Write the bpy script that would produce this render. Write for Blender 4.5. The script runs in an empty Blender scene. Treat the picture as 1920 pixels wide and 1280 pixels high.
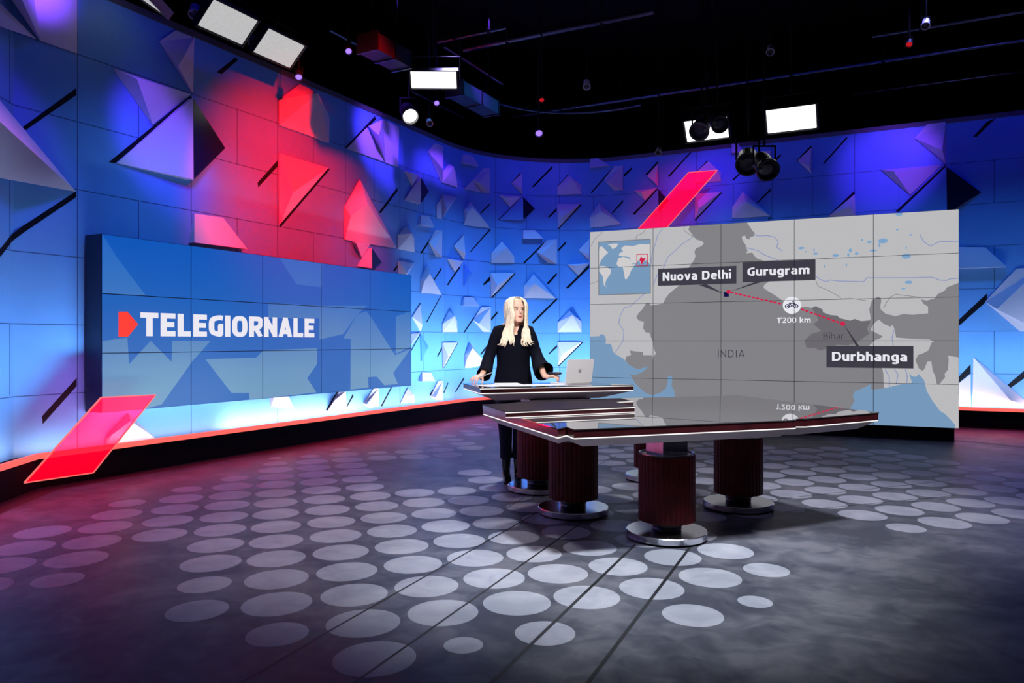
import bpy, bmesh, math, random
from math import sin, cos, pi, radians
from mathutils import Vector, Matrix
from mathutils.geometry import tessellate_polygon
random.seed(7)
SC = bpy.context.scene
COL = SC.collection

# ------------------------------------------------------------------ camera
cam_d = bpy.data.cameras.new('camera')
cam_d.sensor_width = 36.0
cam_d.lens = 36.0 * 1400.0 / 1920.0
cam_d.clip_end = 200
cam = bpy.data.objects.new('camera', cam_d)
COL.objects.link(cam)
cam.location = (0, 0, 1.32)
cam.rotation_euler = (pi / 2, 0, 0)
SC.camera = cam

# ------------------------------------------------------------------ world, exposure
wd = bpy.data.worlds.new('studio_dark')
SC.world = wd
wd.use_nodes = True
wd.node_tree.nodes['Background'].inputs[0].default_value = (0.02, 0.03, 0.12, 1)
wd.node_tree.nodes['Background'].inputs[1].default_value = 0.05
vs = SC.view_settings
vs.view_transform = 'Standard'
vs.look = 'None'
vs.exposure = 0.0
vs.gamma = 1.0
vs.use_curve_mapping = False

# ------------------------------------------------------------------ wall line in plan (straight, rounded corner, straight)
UX, UY = 0.4686, 0.8834
W0 = Vector((-4.207, 7.331))
U = Vector((UX, UY)).normalized()
V = Vector((0.895, -0.446)).normalized()
D0 = Vector((-0.13, 0.99)).normalized()
NU = Vector((U.y, -U.x))
NV = Vector((V.y, -V.x))
ND = Vector((D0.y, -D0.x))
S1, S2, RAD = 6.5215, 10.385, 2.5
CEN = W0 + S1 * U + RAD * NU
ARC_END = CEN - RAD * NV
SB = -0.65
PB = W0 + SB * U

def wall_base(s):
    if s < SB:
        return PB + (s - SB) * D0, ND
    if s < S1:
        return W0 + s * U, NU
    if s < S2:
        t = (s - S1) / RAD
        n = Vector((NU.x * cos(t) + NU.y * sin(t), -NU.x * sin(t) + NU.y * cos(t)))
        return CEN - RAD * n, n
    return ARC_END + (s - S2) * V, NV

def wp(s, z, h=0.0):
    p, n = wall_base(s)
    if abs(s - SB) < 0.15:
        k = (s - SB + 0.15) / 0.3
        n = (ND * (1 - k) + NU * k).normalized()
    q = p + h * n
    return Vector((q.x, q.y, z))

# ------------------------------------------------------------------ lamps
def area(name, loc, aim, sx, sy, power, color, spread=180):
    d = bpy.data.lights.new(name, 'AREA')
    d.shape = 'RECTANGLE'
    d.size, d.size_y = sx, sy
    d.energy = power
    d.color = color
    d.spread = radians(spread)
    o = bpy.data.objects.new(name, d)
    COL.objects.link(o)
    o.location = loc
    o.rotation_euler = (Vector(aim) - Vector(loc)).to_track_quat('-Z', 'Y').to_euler()
    return o

def strip(name, a, b, direction, width, power, color, spread=180):
    """long thin lamp from a to b shining along direction"""
    a, b, dr = Vector(a), Vector(b), Vector(direction).normalized()
    d = bpy.data.lights.new(name, 'AREA')
    d.shape = 'RECTANGLE'
    d.size, d.size_y = (b - a).length, width
    d.energy = power * (b - a).length
    d.color = color
    d.spread = radians(spread)
    o = bpy.data.objects.new(name, d)
    COL.objects.link(o)
    x = (b - a).normalized()
    z = -dr
    z = (z - x * z.dot(x)).normalized()
    y = z.cross(x)
    m = Matrix((x, y, z)).transposed().to_4x4()
    m.translation = (a + b) / 2
    o.matrix_world = m
    return o

def spot(name, loc, aim, power, color, angle, blend=0.6, size=0.08):
    d = bpy.data.lights.new(name, 'SPOT')
    d.energy = power
    d.color = color
    d.spot_size = radians(angle)
    d.spot_blend = blend
    d.shadow_soft_size = size
    o = bpy.data.objects.new(name, d)
    COL.objects.link(o)
    o.location = loc
    o.rotation_euler = (Vector(aim) - Vector(loc)).to_track_quat('-Z', 'Y').to_euler()
    return o

SEG = [(-3.4, SB), (SB, 1.7), (1.7, 4.2), (4.2, S1)] + [(S1 + (S2 - S1) * i / 5, S1 + (S2 - S1) * (i + 1) / 5) for i in range(5)] + [(S2, 13.0), (13.0, 16.0), (16.0, 19.0)]
for (a, b) in SEG:
    m = (a + b) / 2
    nb = wall_base(m)[1]
    n3 = Vector((nb.x, nb.y, 0))
    arc = lambda h: RAD / (RAD - h) if S1 < m < S2 else 1.0    # strips on the inside of the bend are shorter
    red = 1.2 < m < 5.0
    # white wash hidden in the trough at the foot of the wall
    strip('foot_wash_lamp', wp(a, 0.29, 0.20), wp(b, 0.29, 0.20), Vector((0, 0, 0.48)) - 0.7 * n3, 0.05, 5.5 if red else 2.8 if m > .6 else 1.6, (1.0, 0.90, 0.85), 118)
    # added pale fill floating unseen in front of the plinth, without fixture
    strip('cyc_fill_helper', wp(a, 0.32, 1.1), wp(b, 0.32, 1.1), Vector((0, 0, 0.85)) - 1.1 * n3, 0.10, (5 if red else 13 if m < S1 else 9 if m < 13 else 5.5) * arc(1.1), (0.52, 0.76, 1.0), 76)
    # added mid blue fill at grid height, without fixture, aimed at the lower half of the wall
    if not red:
        strip('mid_fill_helper', wp(a, 5.35, 1.8), wp(b, 5.35, 1.8), Vector((0, 0, -3.6)) - 1.8 * n3, 0.12, (4.2 if m < 2 else 5 if m < 13 else 2.2) * arc(1.8), (0.07, 0.36, 1.0), 46)
        # deep blue wash from the lighting grid
        strip('grid_blue_lamp', wp(a, 5.6, 1.3), wp(b, 5.6, 1.3), Vector((0, 0, -1)) - 0.75 * n3, 0.12, (1.1 if m < 3 else 1.5) * arc(1.3), (0.015, 0.02, 1.0), 120)
    # red glow of the light line on the studio floor
    strip('red_line_lamp', wp(a, 0.24, 0.30), wp(b, 0.24, 0.30), n3 - Vector((0, 0, 0.45)), 0.04, 1.6, (1.0, 0.0, 0.03))

# red flood on the left wall
spot('red_flood', (-0.7, 7.4, 5.4), wp(2.75, 3.1), 3000, (1.0, 0.0, 0.0), 52, 1.0)
spot('red_flood', (-0.3, 6.2, 5.4), wp(3.0, 2.6), 1000, (1.0, 0.0, 0.0), 34, 1.0)
spot('red_floor_flood', (-3.2, 6.0, 5.6), (-3.3, 6.0, 0), 260, (1.0, 0.0, 0.08), 60, 1.0)
spot('red_flood_small', (3.0, 9.6, 5.8), wp(11.2, 3.9), 330, (1.0, 0.0, 0.08), 20, 0.9)
# violet spots
spot('violet_spot', (-2.4, 5.2, 5.6), wp(0.85, 3.45), 750, (0.20, 0.06, 1.0), 18, 0.8)
spot('violet_spot', (-3.0, 4.5, 5.7), wp(-0.6, 4.75), 1700, (0.20, 0.06, 1.0), 18, 0.8)
spot('violet_spot', (-3.0, 4.2, 5.5), wp(-1.0, 3.3), 260, (0.20, 0.06, 1.0), 22, 0.8)
spot('violet_spot', (-1.2, 9.0, 5.8), wp(4.6, 4.35), 1000, (0.20, 0.06, 1.0), 22, 0.8)
spot('violet_spot', (-0.2, 10.2, 5.8), wp(6.3, 3.7), 800, (0.20, 0.06, 1.0), 30, 0.9)
spot('violet_spot', (1.6, 10.2, 5.8), wp(8.6, 4.1), 90, (0.20, 0.06, 1.0), 30, 0.9)
spot('violet_spot', (3.6, 9.6, 5.8), wp(11.9, 4.1), 420, (0.20, 0.06, 1.0), 24, 0.9)
spot('violet_spot', (5.2, 8.6, 5.8), wp(14.8, 4.2), 700, (0.20, 0.06, 1.0), 26, 0.9)
# white pools on floor, desk and presenter
ZL = 5.35
spot('key_spot', (1.1, 3.6, ZL), (0.75, 4.45, 0), 1900, (0.84, 0.90, 1.0), 40, 1.0, 0.25)
spot('rear_key_spot', (0.2, 8.4, ZL), (0.1, 5.9, 0), 700, (0.82, 0.88, 1.0), 46, 1.0, 0.25)
spot('side_key_spot', (3.0, 3.6, ZL), (2.35, 5.9, 0), 1500, (0.86, 0.86, 1.0), 42, 1.0, 0.25)
spot('left_key_spot', (-1.4, 4.4, ZL), (-0.9, 5.3, 0), 420, (0.9, 0.84, 0.95), 46, 1.0, 0.25)
spot('blue_floor_spot', (4.6, 8.2, ZL), (4.2, 7.6, 0), 170, (0.22, 0.22, 1.0), 70, 1.0)
spot('blue_back_spot', (-0.8, 10.0, ZL), (-0.9, 9.2, 0), 420, (0.35, 0.28, 1.0), 60, 1.0)
spot('presenter_key', (-1.3, 2.4, 4.4), (0.1, 6.9, 1.35), 900, (1.0, 0.95, 0.92), 20, 0.8, 0.3)
spot('presenter_key', (1.8, 2.6, 4.4), (0.25, 6.8, 1.3), 800, (1.0, 0.95, 0.92), 20, 0.8, 0.3)

# ------------------------------------------------------------------ materials
def new_mat(name):
    m = bpy.data.materials.new(name)
    m.use_nodes = True
    return m, m.node_tree.nodes, m.node_tree.links, m.node_tree.nodes['Principled BSDF']

def mat(name, col, rough=0.5, metal=0.0, spec=0.5, coat=0.0, noise=0.0, nscale=6.0, bump=0.0, bscale=60.0):
    m, N, L, P = new_mat(name)
    P.inputs['Base Color'].default_value = (*col, 1)
    P.inputs['Roughness'].default_value = rough
    P.inputs['Metallic'].default_value = metal
    P.inputs['Specular IOR Level'].default_value = spec
    P.inputs['Coat Weight'].default_value = coat
    P.inputs['Coat Roughness'].default_value = 0.08
    if noise or bump:
        tc = N.new('ShaderNodeTexCoord')
    if noise:
        t = N.new('ShaderNodeTexNoise')
        t.inputs['Scale'].default_value = nscale
        t.inputs['Detail'].default_value = 4
        L.new(tc.outputs['Object'], t.inputs['Vector'])
        r = N.new('ShaderNodeValToRGB')
        r.color_ramp.elements[0].position, r.color_ramp.elements[1].position = 0.3, 0.7
        r.color_ramp.elements[0].color = (*[c * (1 - noise) for c in col], 1)
        r.color_ramp.elements[1].color = (*[min(1, c * (1 + noise)) for c in col], 1)
        L.new(t.outputs['Fac'], r.inputs[0])
        L.new(r.outputs[0], P.inputs['Base Color'])
    if bump:
        t2 = N.new('ShaderNodeTexNoise')
        t2.inputs['Scale'].default_value = bscale
        L.new(tc.outputs['Object'], t2.inputs['Vector'])
        b = N.new('ShaderNodeBump')
        b.inputs['Strength'].default_value = bump
        b.inputs['Distance'].default_value = 0.01
        L.new(t2.outputs['Fac'], b.inputs['Height'])
        L.new(b.outputs['Normal'], P.inputs['Normal'])
    return m

def emit(name, col, strength=1.0, base=(0.01, 0.01, 0.01), rough=0.5, spec=0.2):
    m, N, L, P = new_mat(name)
    P.inputs['Base Color'].default_value = (*base, 1)
    P.inputs['Roughness'].default_value = rough
    P.inputs['Specular IOR Level'].default_value = spec
    P.inputs['Emission Color'].default_value = (*col, 1)
    P.inputs['Emission Strength'].default_value = strength
    return m

def lin(r, g, b):
    f = lambda c: (c / 255 / 12.92) if c / 255 <= 0.04045 else ((c / 255 + 0.055) / 1.055) ** 2.4
    return (f(r), f(g), f(b))

M = {}
M['wall'] = mat('blue_wall_panel', (0.15, 0.37, 0.82), 0.36, spec=0.3, noise=0.05, nscale=1.5)
M['seam'] = mat('panel_seam', (0.02, 0.08, 0.28), 0.6)
M['slot'] = mat('groove_black', (0.003, 0.003, 0.010), 0.6, spec=0.2)
M['relief'] = mat('relief_grey', (0.72, 0.65, 0.82), 0.45, spec=0.3)
M['relief_dark'] = mat('relief_shade_navy_gloss', (0.008, 0.012, 0.05), 0.22, spec=0.5)  # shade of the kites' right facets put into a dark base colour
M['relief_blue'] = mat('relief_blue', (0.08, 0.26, 0.78), 0.35)
M['black'] = mat('matt_black', (0.004, 0.004, 0.006), 0.75, spec=0.15)
M['black_metal'] = mat('black_metal', (0.012, 0.012, 0.016), 0.38, metal=0.0, spec=0.5)
M['pipe'] = mat('grid_pipe_metal', (0.10, 0.10, 0.13), 0.3, metal=1.0)
M['rail'] = mat('wall_top_rail', (0.10, 0.085, 0.10), 0.6)
M['red_line'] = emit('red_led_line', (1.0, 0.13, 0.11), 1.15)
M['steel'] = mat('brushed_steel', (0.62, 0.62, 0.66), 0.2, metal=1.0, bump=0.04, bscale=220)
M['post'] = mat('steel_post', (0.55, 0.52, 0.66), 0.3, metal=1.0, noise=0.15, nscale=14)
M['wood'] = mat('mahogany_band', (0.075, 0.012, 0.016), 0.32, spec=0.4, coat=0.3, noise=0.3, nscale=9)
M['flute'] = mat('mahogany_flutes', (0.065, 0.004, 0.006), 0.4, spec=0.14, noise=0.35, nscale=10)
def glass_top():
    """black lacquered glass: clear glossy layer over black"""
    m, N, L, P = new_mat('black_glass_top')
    P.inputs['Base Color'].default_value = (0.10, 0.094, 0.094, 1)
    P.inputs['Roughness'].default_value = 0.012
    P.inputs['IOR'].default_value = 1.8
    g = N.new('ShaderNodeBsdfGlossy'); g.inputs['Roughness'].default_value = 0.012; g.inputs[0].default_value = (0.95, 0.92, 0.92, 1)
    lw = N.new('ShaderNodeFresnel'); lw.inputs['IOR'].default_value = 4.0
    mx = N.new('ShaderNodeMixShader')
    L.new(lw.outputs[0], mx.inputs[0]); L.new(P.outputs[0], mx.inputs[1]); L.new(g.outputs[0], mx.inputs[2])
    L.new(mx.outputs[0], N['Material Output'].inputs['Surface'])
    return m
M['glass_top'] = glass_top()
M['under'] = mat('desk_underside', (0.50, 0.41, 0.43), 0.55)
M['led_white'] = emit('white_led_line', (1.0, 0.97, 0.95), 1.1)
M['paper'] = mat('white_paper', (0.82, 0.83, 0.86), 0.7)
M['silver'] = mat('laptop_aluminium', (0.80, 0.80, 0.83), 0.42, metal=0.0)
M['emblem'] = mat('laptop_emblem_grey', (0.33, 0.33, 0.37), 0.3)

# ------------------------------------------------------------------ mesh helpers
def obj(name, bm, mats, parent=None, loc=None, smooth=False, keep=False):
    me = bpy.data.meshes.new(name)
    if not keep:
        bmesh.ops.recalc_face_normals(bm, faces=bm.faces[:])
    bm.to_mesh(me)
    bm.free()
    for m in (mats if isinstance(mats, (list, tuple)) else [mats]):
        me.materials.append(m)
    if smooth:
        for p in me.polygons:
            p.use_smooth = True
    o = bpy.data.objects.new(name, me)
    COL.objects.link(o)
    if parent is not None:
        o.parent = parent
    if loc is not None:
        o.location = loc
    return o

def raw(name, verts, faces, mats, parent=None, loc=None, idx=None, smooth=False):
    me = bpy.data.meshes.new(name)
    me.from_pydata([tuple(v) for v in verts], [], faces)
    for m in (mats if isinstance(mats, (list, tuple)) else [mats]):
        me.materials.append(m)
    if idx:
        for p, i in zip(me.polygons, idx):
            p.material_index = i
    if smooth:
        for p in me.polygons:
            p.use_smooth = True
    me.update()
    o = bpy.data.objects.new(name, me)
    COL.objects.link(o)
    if parent is not None:
        o.parent = parent
    if loc is not None:
        o.location = loc
    return o

def tag(o, label=None, cat=None, group=None, kind=None):
    if label: o['label'] = label
    if cat: o['category'] = cat
    if group: o['group'] = group
    if kind: o['kind'] = kind
    return o

def empty(name, loc, label, cat, group=None, rz=0.0):
    o = bpy.data.objects.new(name, None)
    o.empty_display_size = 0.1
    COL.objects.link(o)
    o.location = loc
    o.rotation_euler = (0, 0, rz)
    return tag(o, label, cat, group)

def box(bm, c, s, rot=None):
    vs_ = []
    for x in (-.5, .5):
        for y in (-.5, .5):
            for z in (-.5, .5):
                v = Vector((x * s[0], y * s[1], z * s[2]))
                if rot is not None: v = rot @ v
                vs_.append(bm.verts.new(v + Vector(c)))
    for f in ((0, 1, 3, 2), (4, 6, 7, 5), (0, 4, 5, 1), (2, 3, 7, 6), (0, 2, 6, 4), (1, 5, 7, 3)):
        bm.faces.new([vs_[i] for i in f])

def tube(bm, pts, radii, n=10, up=None, cap=True, mi=0):
    """tapered tube along pts; radii are numbers or (a, b) pairs, b along 'up'"""
    pts = [Vector(p) for p in pts]
    rings = []
    prev = Vector(up) if up is not None else None
    for i, p in enumerate(pts):
        t = (pts[min(i + 1, len(pts) - 1)] - pts[max(i - 1, 0)])
        t = t.normalized() if t.length > 1e-9 else Vector((0, 0, 1))
        if prev is None:
            prev = Vector((0, 0, 1)) if abs(t.z) < 0.9 else Vector((0, 1, 0))
        b = prev - t * prev.dot(t)
        b = b.normalized() if b.length > 1e-6 else t.orthogonal().normalized()
        a = b.cross(t)
        prev = b
        r = radii[i]
        ra, rb = r if isinstance(r, (tuple, list)) else (r, r)
        rings.append([bm.verts.new(p + a * (ra * cos(2 * pi * k / n)) + b * (rb * sin(2 * pi * k / n))) for k in range(n)])
    for i in range(len(rings) - 1):
        for k in range(n):
            f = bm.faces.new((rings[i][k], rings[i][(k + 1) % n], rings[i + 1][(k + 1) % n], rings[i + 1][k]))
            f.material_index = mi
    if cap:
        for r in (rings[0][::-1], rings[-1]):
            f = bm.faces.new(r)
            f.material_index = mi
    return rings

def lathe(bm, prof, n=48, c=(0, 0), mi=0, mod=None):
    """revolve (r, z) profile"""
    rings = []
    for j, (r, z) in enumerate(prof):
        rr = []
        for k in range(n):
            q = r * (mod(k, j) if mod else 1)
            rr.append(bm.verts.new((c[0] + q * cos(2 * pi * k / n), c[1] + q * sin(2 * pi * k / n), z)))
        rings.append(rr)
    for i in range(len(rings) - 1):
        for k in range(n):
            f = bm.faces.new((rings[i][k], rings[i][(k + 1) % n], rings[i + 1][(k + 1) % n], rings[i + 1][k]))
            f.material_index = mi
    bm.faces.new(rings[0][::-1]).material_index = mi
    bm.faces.new(rings[-1]).material_index = mi

def loft(bm, rings, cap=True, mi=0):
    vr = [[bm.verts.new(p) for p in r] for r in rings]
    n = len(vr[0])
    for i in range(len(vr) - 1):
        for k in range(n):
            bm.faces.new((vr[i][k], vr[i][(k + 1) % n], vr[i + 1][(k + 1) % n], vr[i + 1][k])).material_index = mi
    if cap:
        bm.faces.new(vr[0][::-1]).material_index = mi
        bm.faces.new(vr[-1]).material_index = mi
    return vr

def prism(bm, poly, z0, z1, mi=0):
    """poly: list of (x, y); z0 / z1 numbers or functions of (x, y)"""
    g = lambda z, p: z(p[0], p[1]) if callable(z) else z
    lo = [bm.verts.new((p[0], p[1], g(z0, p))) for p in poly]
    hi = [bm.verts.new((p[0], p[1], g(z1, p))) for p in poly]
    n = len(poly)
    for k in range(n):
        bm.faces.new((lo[k], lo[(k + 1) % n], hi[(k + 1) % n], hi[k])).material_index = mi
    bm.faces.new(lo[::-1]).material_index = mi
    bm.faces.new(hi).material_index = mi

# ------------------------------------------------------------------ setting: floor
def floor_material(name, c0, c1, c2, rough):
    m, N, L, P = new_mat(name)
    tc = N.new('ShaderNodeTexCoord')
    a = N.new('ShaderNodeTexNoise'); a.inputs['Scale'].default_value = 1.6; a.inputs['Detail'].default_value = 6; a.inputs['Distortion'].default_value = 1.2
    b = N.new('ShaderNodeTexNoise'); b.inputs['Scale'].default_value = 6.5; b.inputs['Detail'].default_value = 3; b.inputs['Distortion'].default_value = 0.8
    L.new(tc.outputs['Object'], a.inputs['Vector']); L.new(tc.outputs['Object'], b.inputs['Vector'])
    r = N.new('ShaderNodeValToRGB')
    e = r.color_ramp.elements
    e[0].position, e[0].color = 0.40, (*c0, 1)
    e[1].position, e[1].color = 0.60, (*c2, 1)
    k = e.new(0.5); k.color = (*c1, 1)
    mx = N.new('ShaderNodeMath'); mx.operation = 'MULTIPLY_ADD'
    mx.inputs[1].default_value = 0.35; 
    ad = N.new('ShaderNodeMath'); ad.operation = 'MULTIPLY'; ad.inputs[1].default_value = 0.65
    L.new(a.outputs['Fac'], ad.inputs[0]); L.new(b.outputs['Fac'], mx.inputs[0]); L.new(ad.outputs[0], mx.inputs[2])
    L.new(mx.outputs[0], r.inputs[0])
    L.new(r.outputs[0], P.inputs['Base Color'])
    P.inputs['Roughness'].default_value = rough
    P.inputs['Specular IOR Level'].default_value = 0.07
    return m
M['floor'] = floor_material('grey_studio_floor', (0.055, 0.058, 0.075), (0.09, 0.094, 0.112), (0.145, 0.143, 0.16), 0.42)
M['disc'] = floor_material('pale_floor_disc', (0.28, 0.29, 0.325), (0.335, 0.34, 0.375), (0.39, 0.395, 0.42), 0.42)
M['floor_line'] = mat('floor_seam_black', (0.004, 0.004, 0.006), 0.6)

bm = bmesh.new()
q = [bm.verts.new(p) for p in ((-9, -3, 0), (13, -3, 0), (13, 17.5, 0), (-9, 17.5, 0))]
bm.faces.new(q)
O_ = Vector((-1.18320412, 3.75968569)); A_ = Vector((-0.12478132, 0.39155904)); B_ = Vector((0.36110467, 0.13522041))
DISC = {-4: (2, 5), -3: (2, 7), -2: (4, 8), -1: (0, 9), 0: (-1, 12), 1: (-2, 12), 2: (-2, 13), 3: (-2, 6), 4: (-1, 6), 5: (-2, 8), 6: (-2, 6), 7: (-1, 6), 8: (2, 5),
        9: (2, 14), 10: (2, 14), 11: (0, 13), 12: (0, 12), 13: (0, 11), 14: (0, 10), 15: (1, 9), 16: (1, 8), 17: (1, 8), 18: (2, 7)}
SMALL = {(-3, 2): .75, (-3, 7): .8, (-2, 8): .75, (-1, 0): .85, (-1, 1): .8, (-1, 9): .75, (0, -1): .8, (0, 11): .75, (0, 12): .45, (1, 12): .65, (1, -1): 1.0, (2, -2): .5, (2, 13): .6,
         (3, -2): .8, (5, -2): .85, (6, -2): .5, (7, -1): .75, (8, 2): .9, (10, 2): .75, (11, 0): .75, (1, -2): 1.0}
EXTRA = [(3, 11, 1), (3, 12, .7), (4, 11, 1), (4, 12, 1), (5, 11, 1), (5, 12, 1), (5, 13, .6), (6, 12, 1), (6, 13, 1), (6, 14, .65), (6, 15, .65), (7, 15, .9), (7, 16, .7), (8, 17, .8), (8, 18, .6)]
SHIFT = {-2: .045, -1: .04, 4: -.05, 5: -.05, 11: .04, 12: .06, 13: .06, 14: .06}
discs = [(j, i, SMALL.get((j, i), 1.0)) for j, (a, b) in DISC.items() for i in range(a, b + 1)] + [(j, i, s) for j, i, s in EXTRA]
for j, i, s in discs:
    c = O_ + i * A_ + j * B_
    c.y += SHIFT.get(j, 0)
    if -9 < c.x < 13:
        vv = [bm.verts.new((c.x + 0.172 * s * cos(2 * pi * k / 40), c.y + 0.178 * s * sin(2 * pi * k / 40), 0.0006)) for k in range(40)]
        bm.faces.new(vv).material_index = 1
def floor_strip(p, q_, w, z=0.0012):
    p, q_ = Vector(p), Vector(q_)
    n = Vector((-(q_ - p).y, (q_ - p).x)).normalized() * w / 2
    bm.faces.new([bm.verts.new((v.x, v.y, z)) for v in (p - n, q_ - n, q_ + n, p + n)]).material_index = 2
for p, q_ in (((-1.62, 1.6), (0.30, 6.0)), ((-1.26, 1.4), (0.52, 5.47)), ((-0.75, 1.4), (0.80, 4.85)), ((-0.37, 1.4), (1.20, 4.92))):
    floor_strip(p, q_, 0.018 if p[0] > -1 else 0.013)
for p, q_ in (((2.15, 6.22), (4.4, 7.2)), ((2.1, 5.78), (3.8, 6.4)), ((2.6, 8.1), (4.5, 8.9)), ((0.45, 6.9), (1.2, 8.6)), ((-0.05, 5.9), (0.1, 6.3))):
    floor_strip(p, q_, 0.009)
# dark curved track on the right side and dark floor band along the plinth
tr = [Vector((4.55, 11.0)), Vector((5.3, 10.45)), Vector((6.0, 9.85)), Vector((6.6, 9.0)), Vector((7.1, 8.0)), Vector((7.5, 6.8))]
for a, b in zip(tr, tr[1:]):
    floor_strip(a, b, 0.17)
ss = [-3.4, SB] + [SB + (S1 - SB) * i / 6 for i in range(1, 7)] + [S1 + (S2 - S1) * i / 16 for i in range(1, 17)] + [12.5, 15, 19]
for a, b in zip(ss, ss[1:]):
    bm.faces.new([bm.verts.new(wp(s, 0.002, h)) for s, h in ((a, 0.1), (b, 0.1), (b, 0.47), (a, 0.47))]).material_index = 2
for f in bm.faces:
    f.normal_update()
    if f.normal.z < 0: f.normal_flip()
tag(obj('floor', bm, [M['floor'], M['disc'], M['floor_line']], keep=True), kind='structure')

# ------------------------------------------------------------------ setting: ceiling and dark outer walls
bm = bmesh.new(); box(bm, (2, 7.25, 7.05), (22, 20.5, 0.1))
tag(obj('ceiling', bm, M['black']), kind='structure')
bm = bmesh.new(); box(bm, (-9.05, 7.25, 3.5), (0.1, 20.5, 7)); tag(obj('wall_outer_left', bm, M['black']), kind='structure')
bm = bmesh.new(); box(bm, (13.05, 7.25, 3.5), (0.1, 20.5, 7)); tag(obj('wall_outer_right', bm, M['black']), kind='structure')
bm = bmesh.new(); box(bm, (2, 17.55, 3.5), (22, 0.1, 7)); tag(obj('wall_outer_back', bm, M['black']), kind='structure')

# ------------------------------------------------------------------ setting: the blue set wall
WZ0, WZ1 = 0.26, 4.77
def ribbon(bm, sl, z0, z1, h0, h1, mi=0):
    """closed bar following the wall between offsets h0..h1"""
    rings = [[bm.verts.new(wp(s, z, h)) for z, h in ((z0, h1), (z1, h1), (z1, h0), (z0, h0))] for s in sl]
    for a, b in zip(rings, rings[1:]):
        for k in range(4):
            bm.faces.new((a[k], a[(k + 1) % 4], b[(k + 1) % 4], b[k])).material_index = mi
    bm.faces.new(rings[0][::-1]).material_index = mi
    bm.faces.new(rings[-1]).material_index = mi
def srange(a, b):
    n = max(1, int((b - a) / (0.12 if (a >= S1 - .01 and b <= S2 + .01) else 0.65)))
    return [a + (b - a) * i / n for i in range(n + 1)]
SECTIONS = {'wall_left': [-3.4] + srange(SB, S1), 'wall_back': srange(S1, S2), 'wall_right': srange(S2, 19.0)}
WALLS = {}
for nm, sl in SECTIONS.items():
    bm = bmesh.new()
    ribbon(bm, sl, WZ0, WZ1, -0.08, 0.0)
    a, b = sl[0], sl[-1]
    k = -3
    while k * 0.6535 - 0.06 < b:
        s = k * 0.6535 - 0.06
        if a + .02 < s < b - .02:
            full = k % 2 == 0
            for z0, z1 in (((WZ0, WZ1),) if full else ((0.84, 1.48), (2.14, 2.8), (3.46, 4.12))):
                ribbon(bm, [s - .004, s + .004], z0, z1, 0.0, 0.0015, 1)
        k += 1
    for z in (0.82, 1.48, 2.14, 2.80, 3.46, 4.12):
        ribbon(bm, sl, z - .004, z + .004, 0.0, 0.0015, 1)
    WALLS[nm] = tag(obj(nm, bm, [M['wall'], M['seam']]), kind='structure')
ALLS = [-3.4] + srange(SB, S1) + srange(S1, S2)[1:] + srange(S2, 19.0)[1:]
bm = bmesh.new(); ribbon(bm, ALLS, WZ1, WZ1 + 0.07, -0.09, 0.012)
tag(obj('trim_1', bm, M['rail']), kind='structure')
bm = bmesh.new(); ribbon(bm, ALLS, 0.0, WZ0, -0.09, 0.26)
tag(obj('baseboard_set', bm, M['black']), kind='structure')
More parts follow.
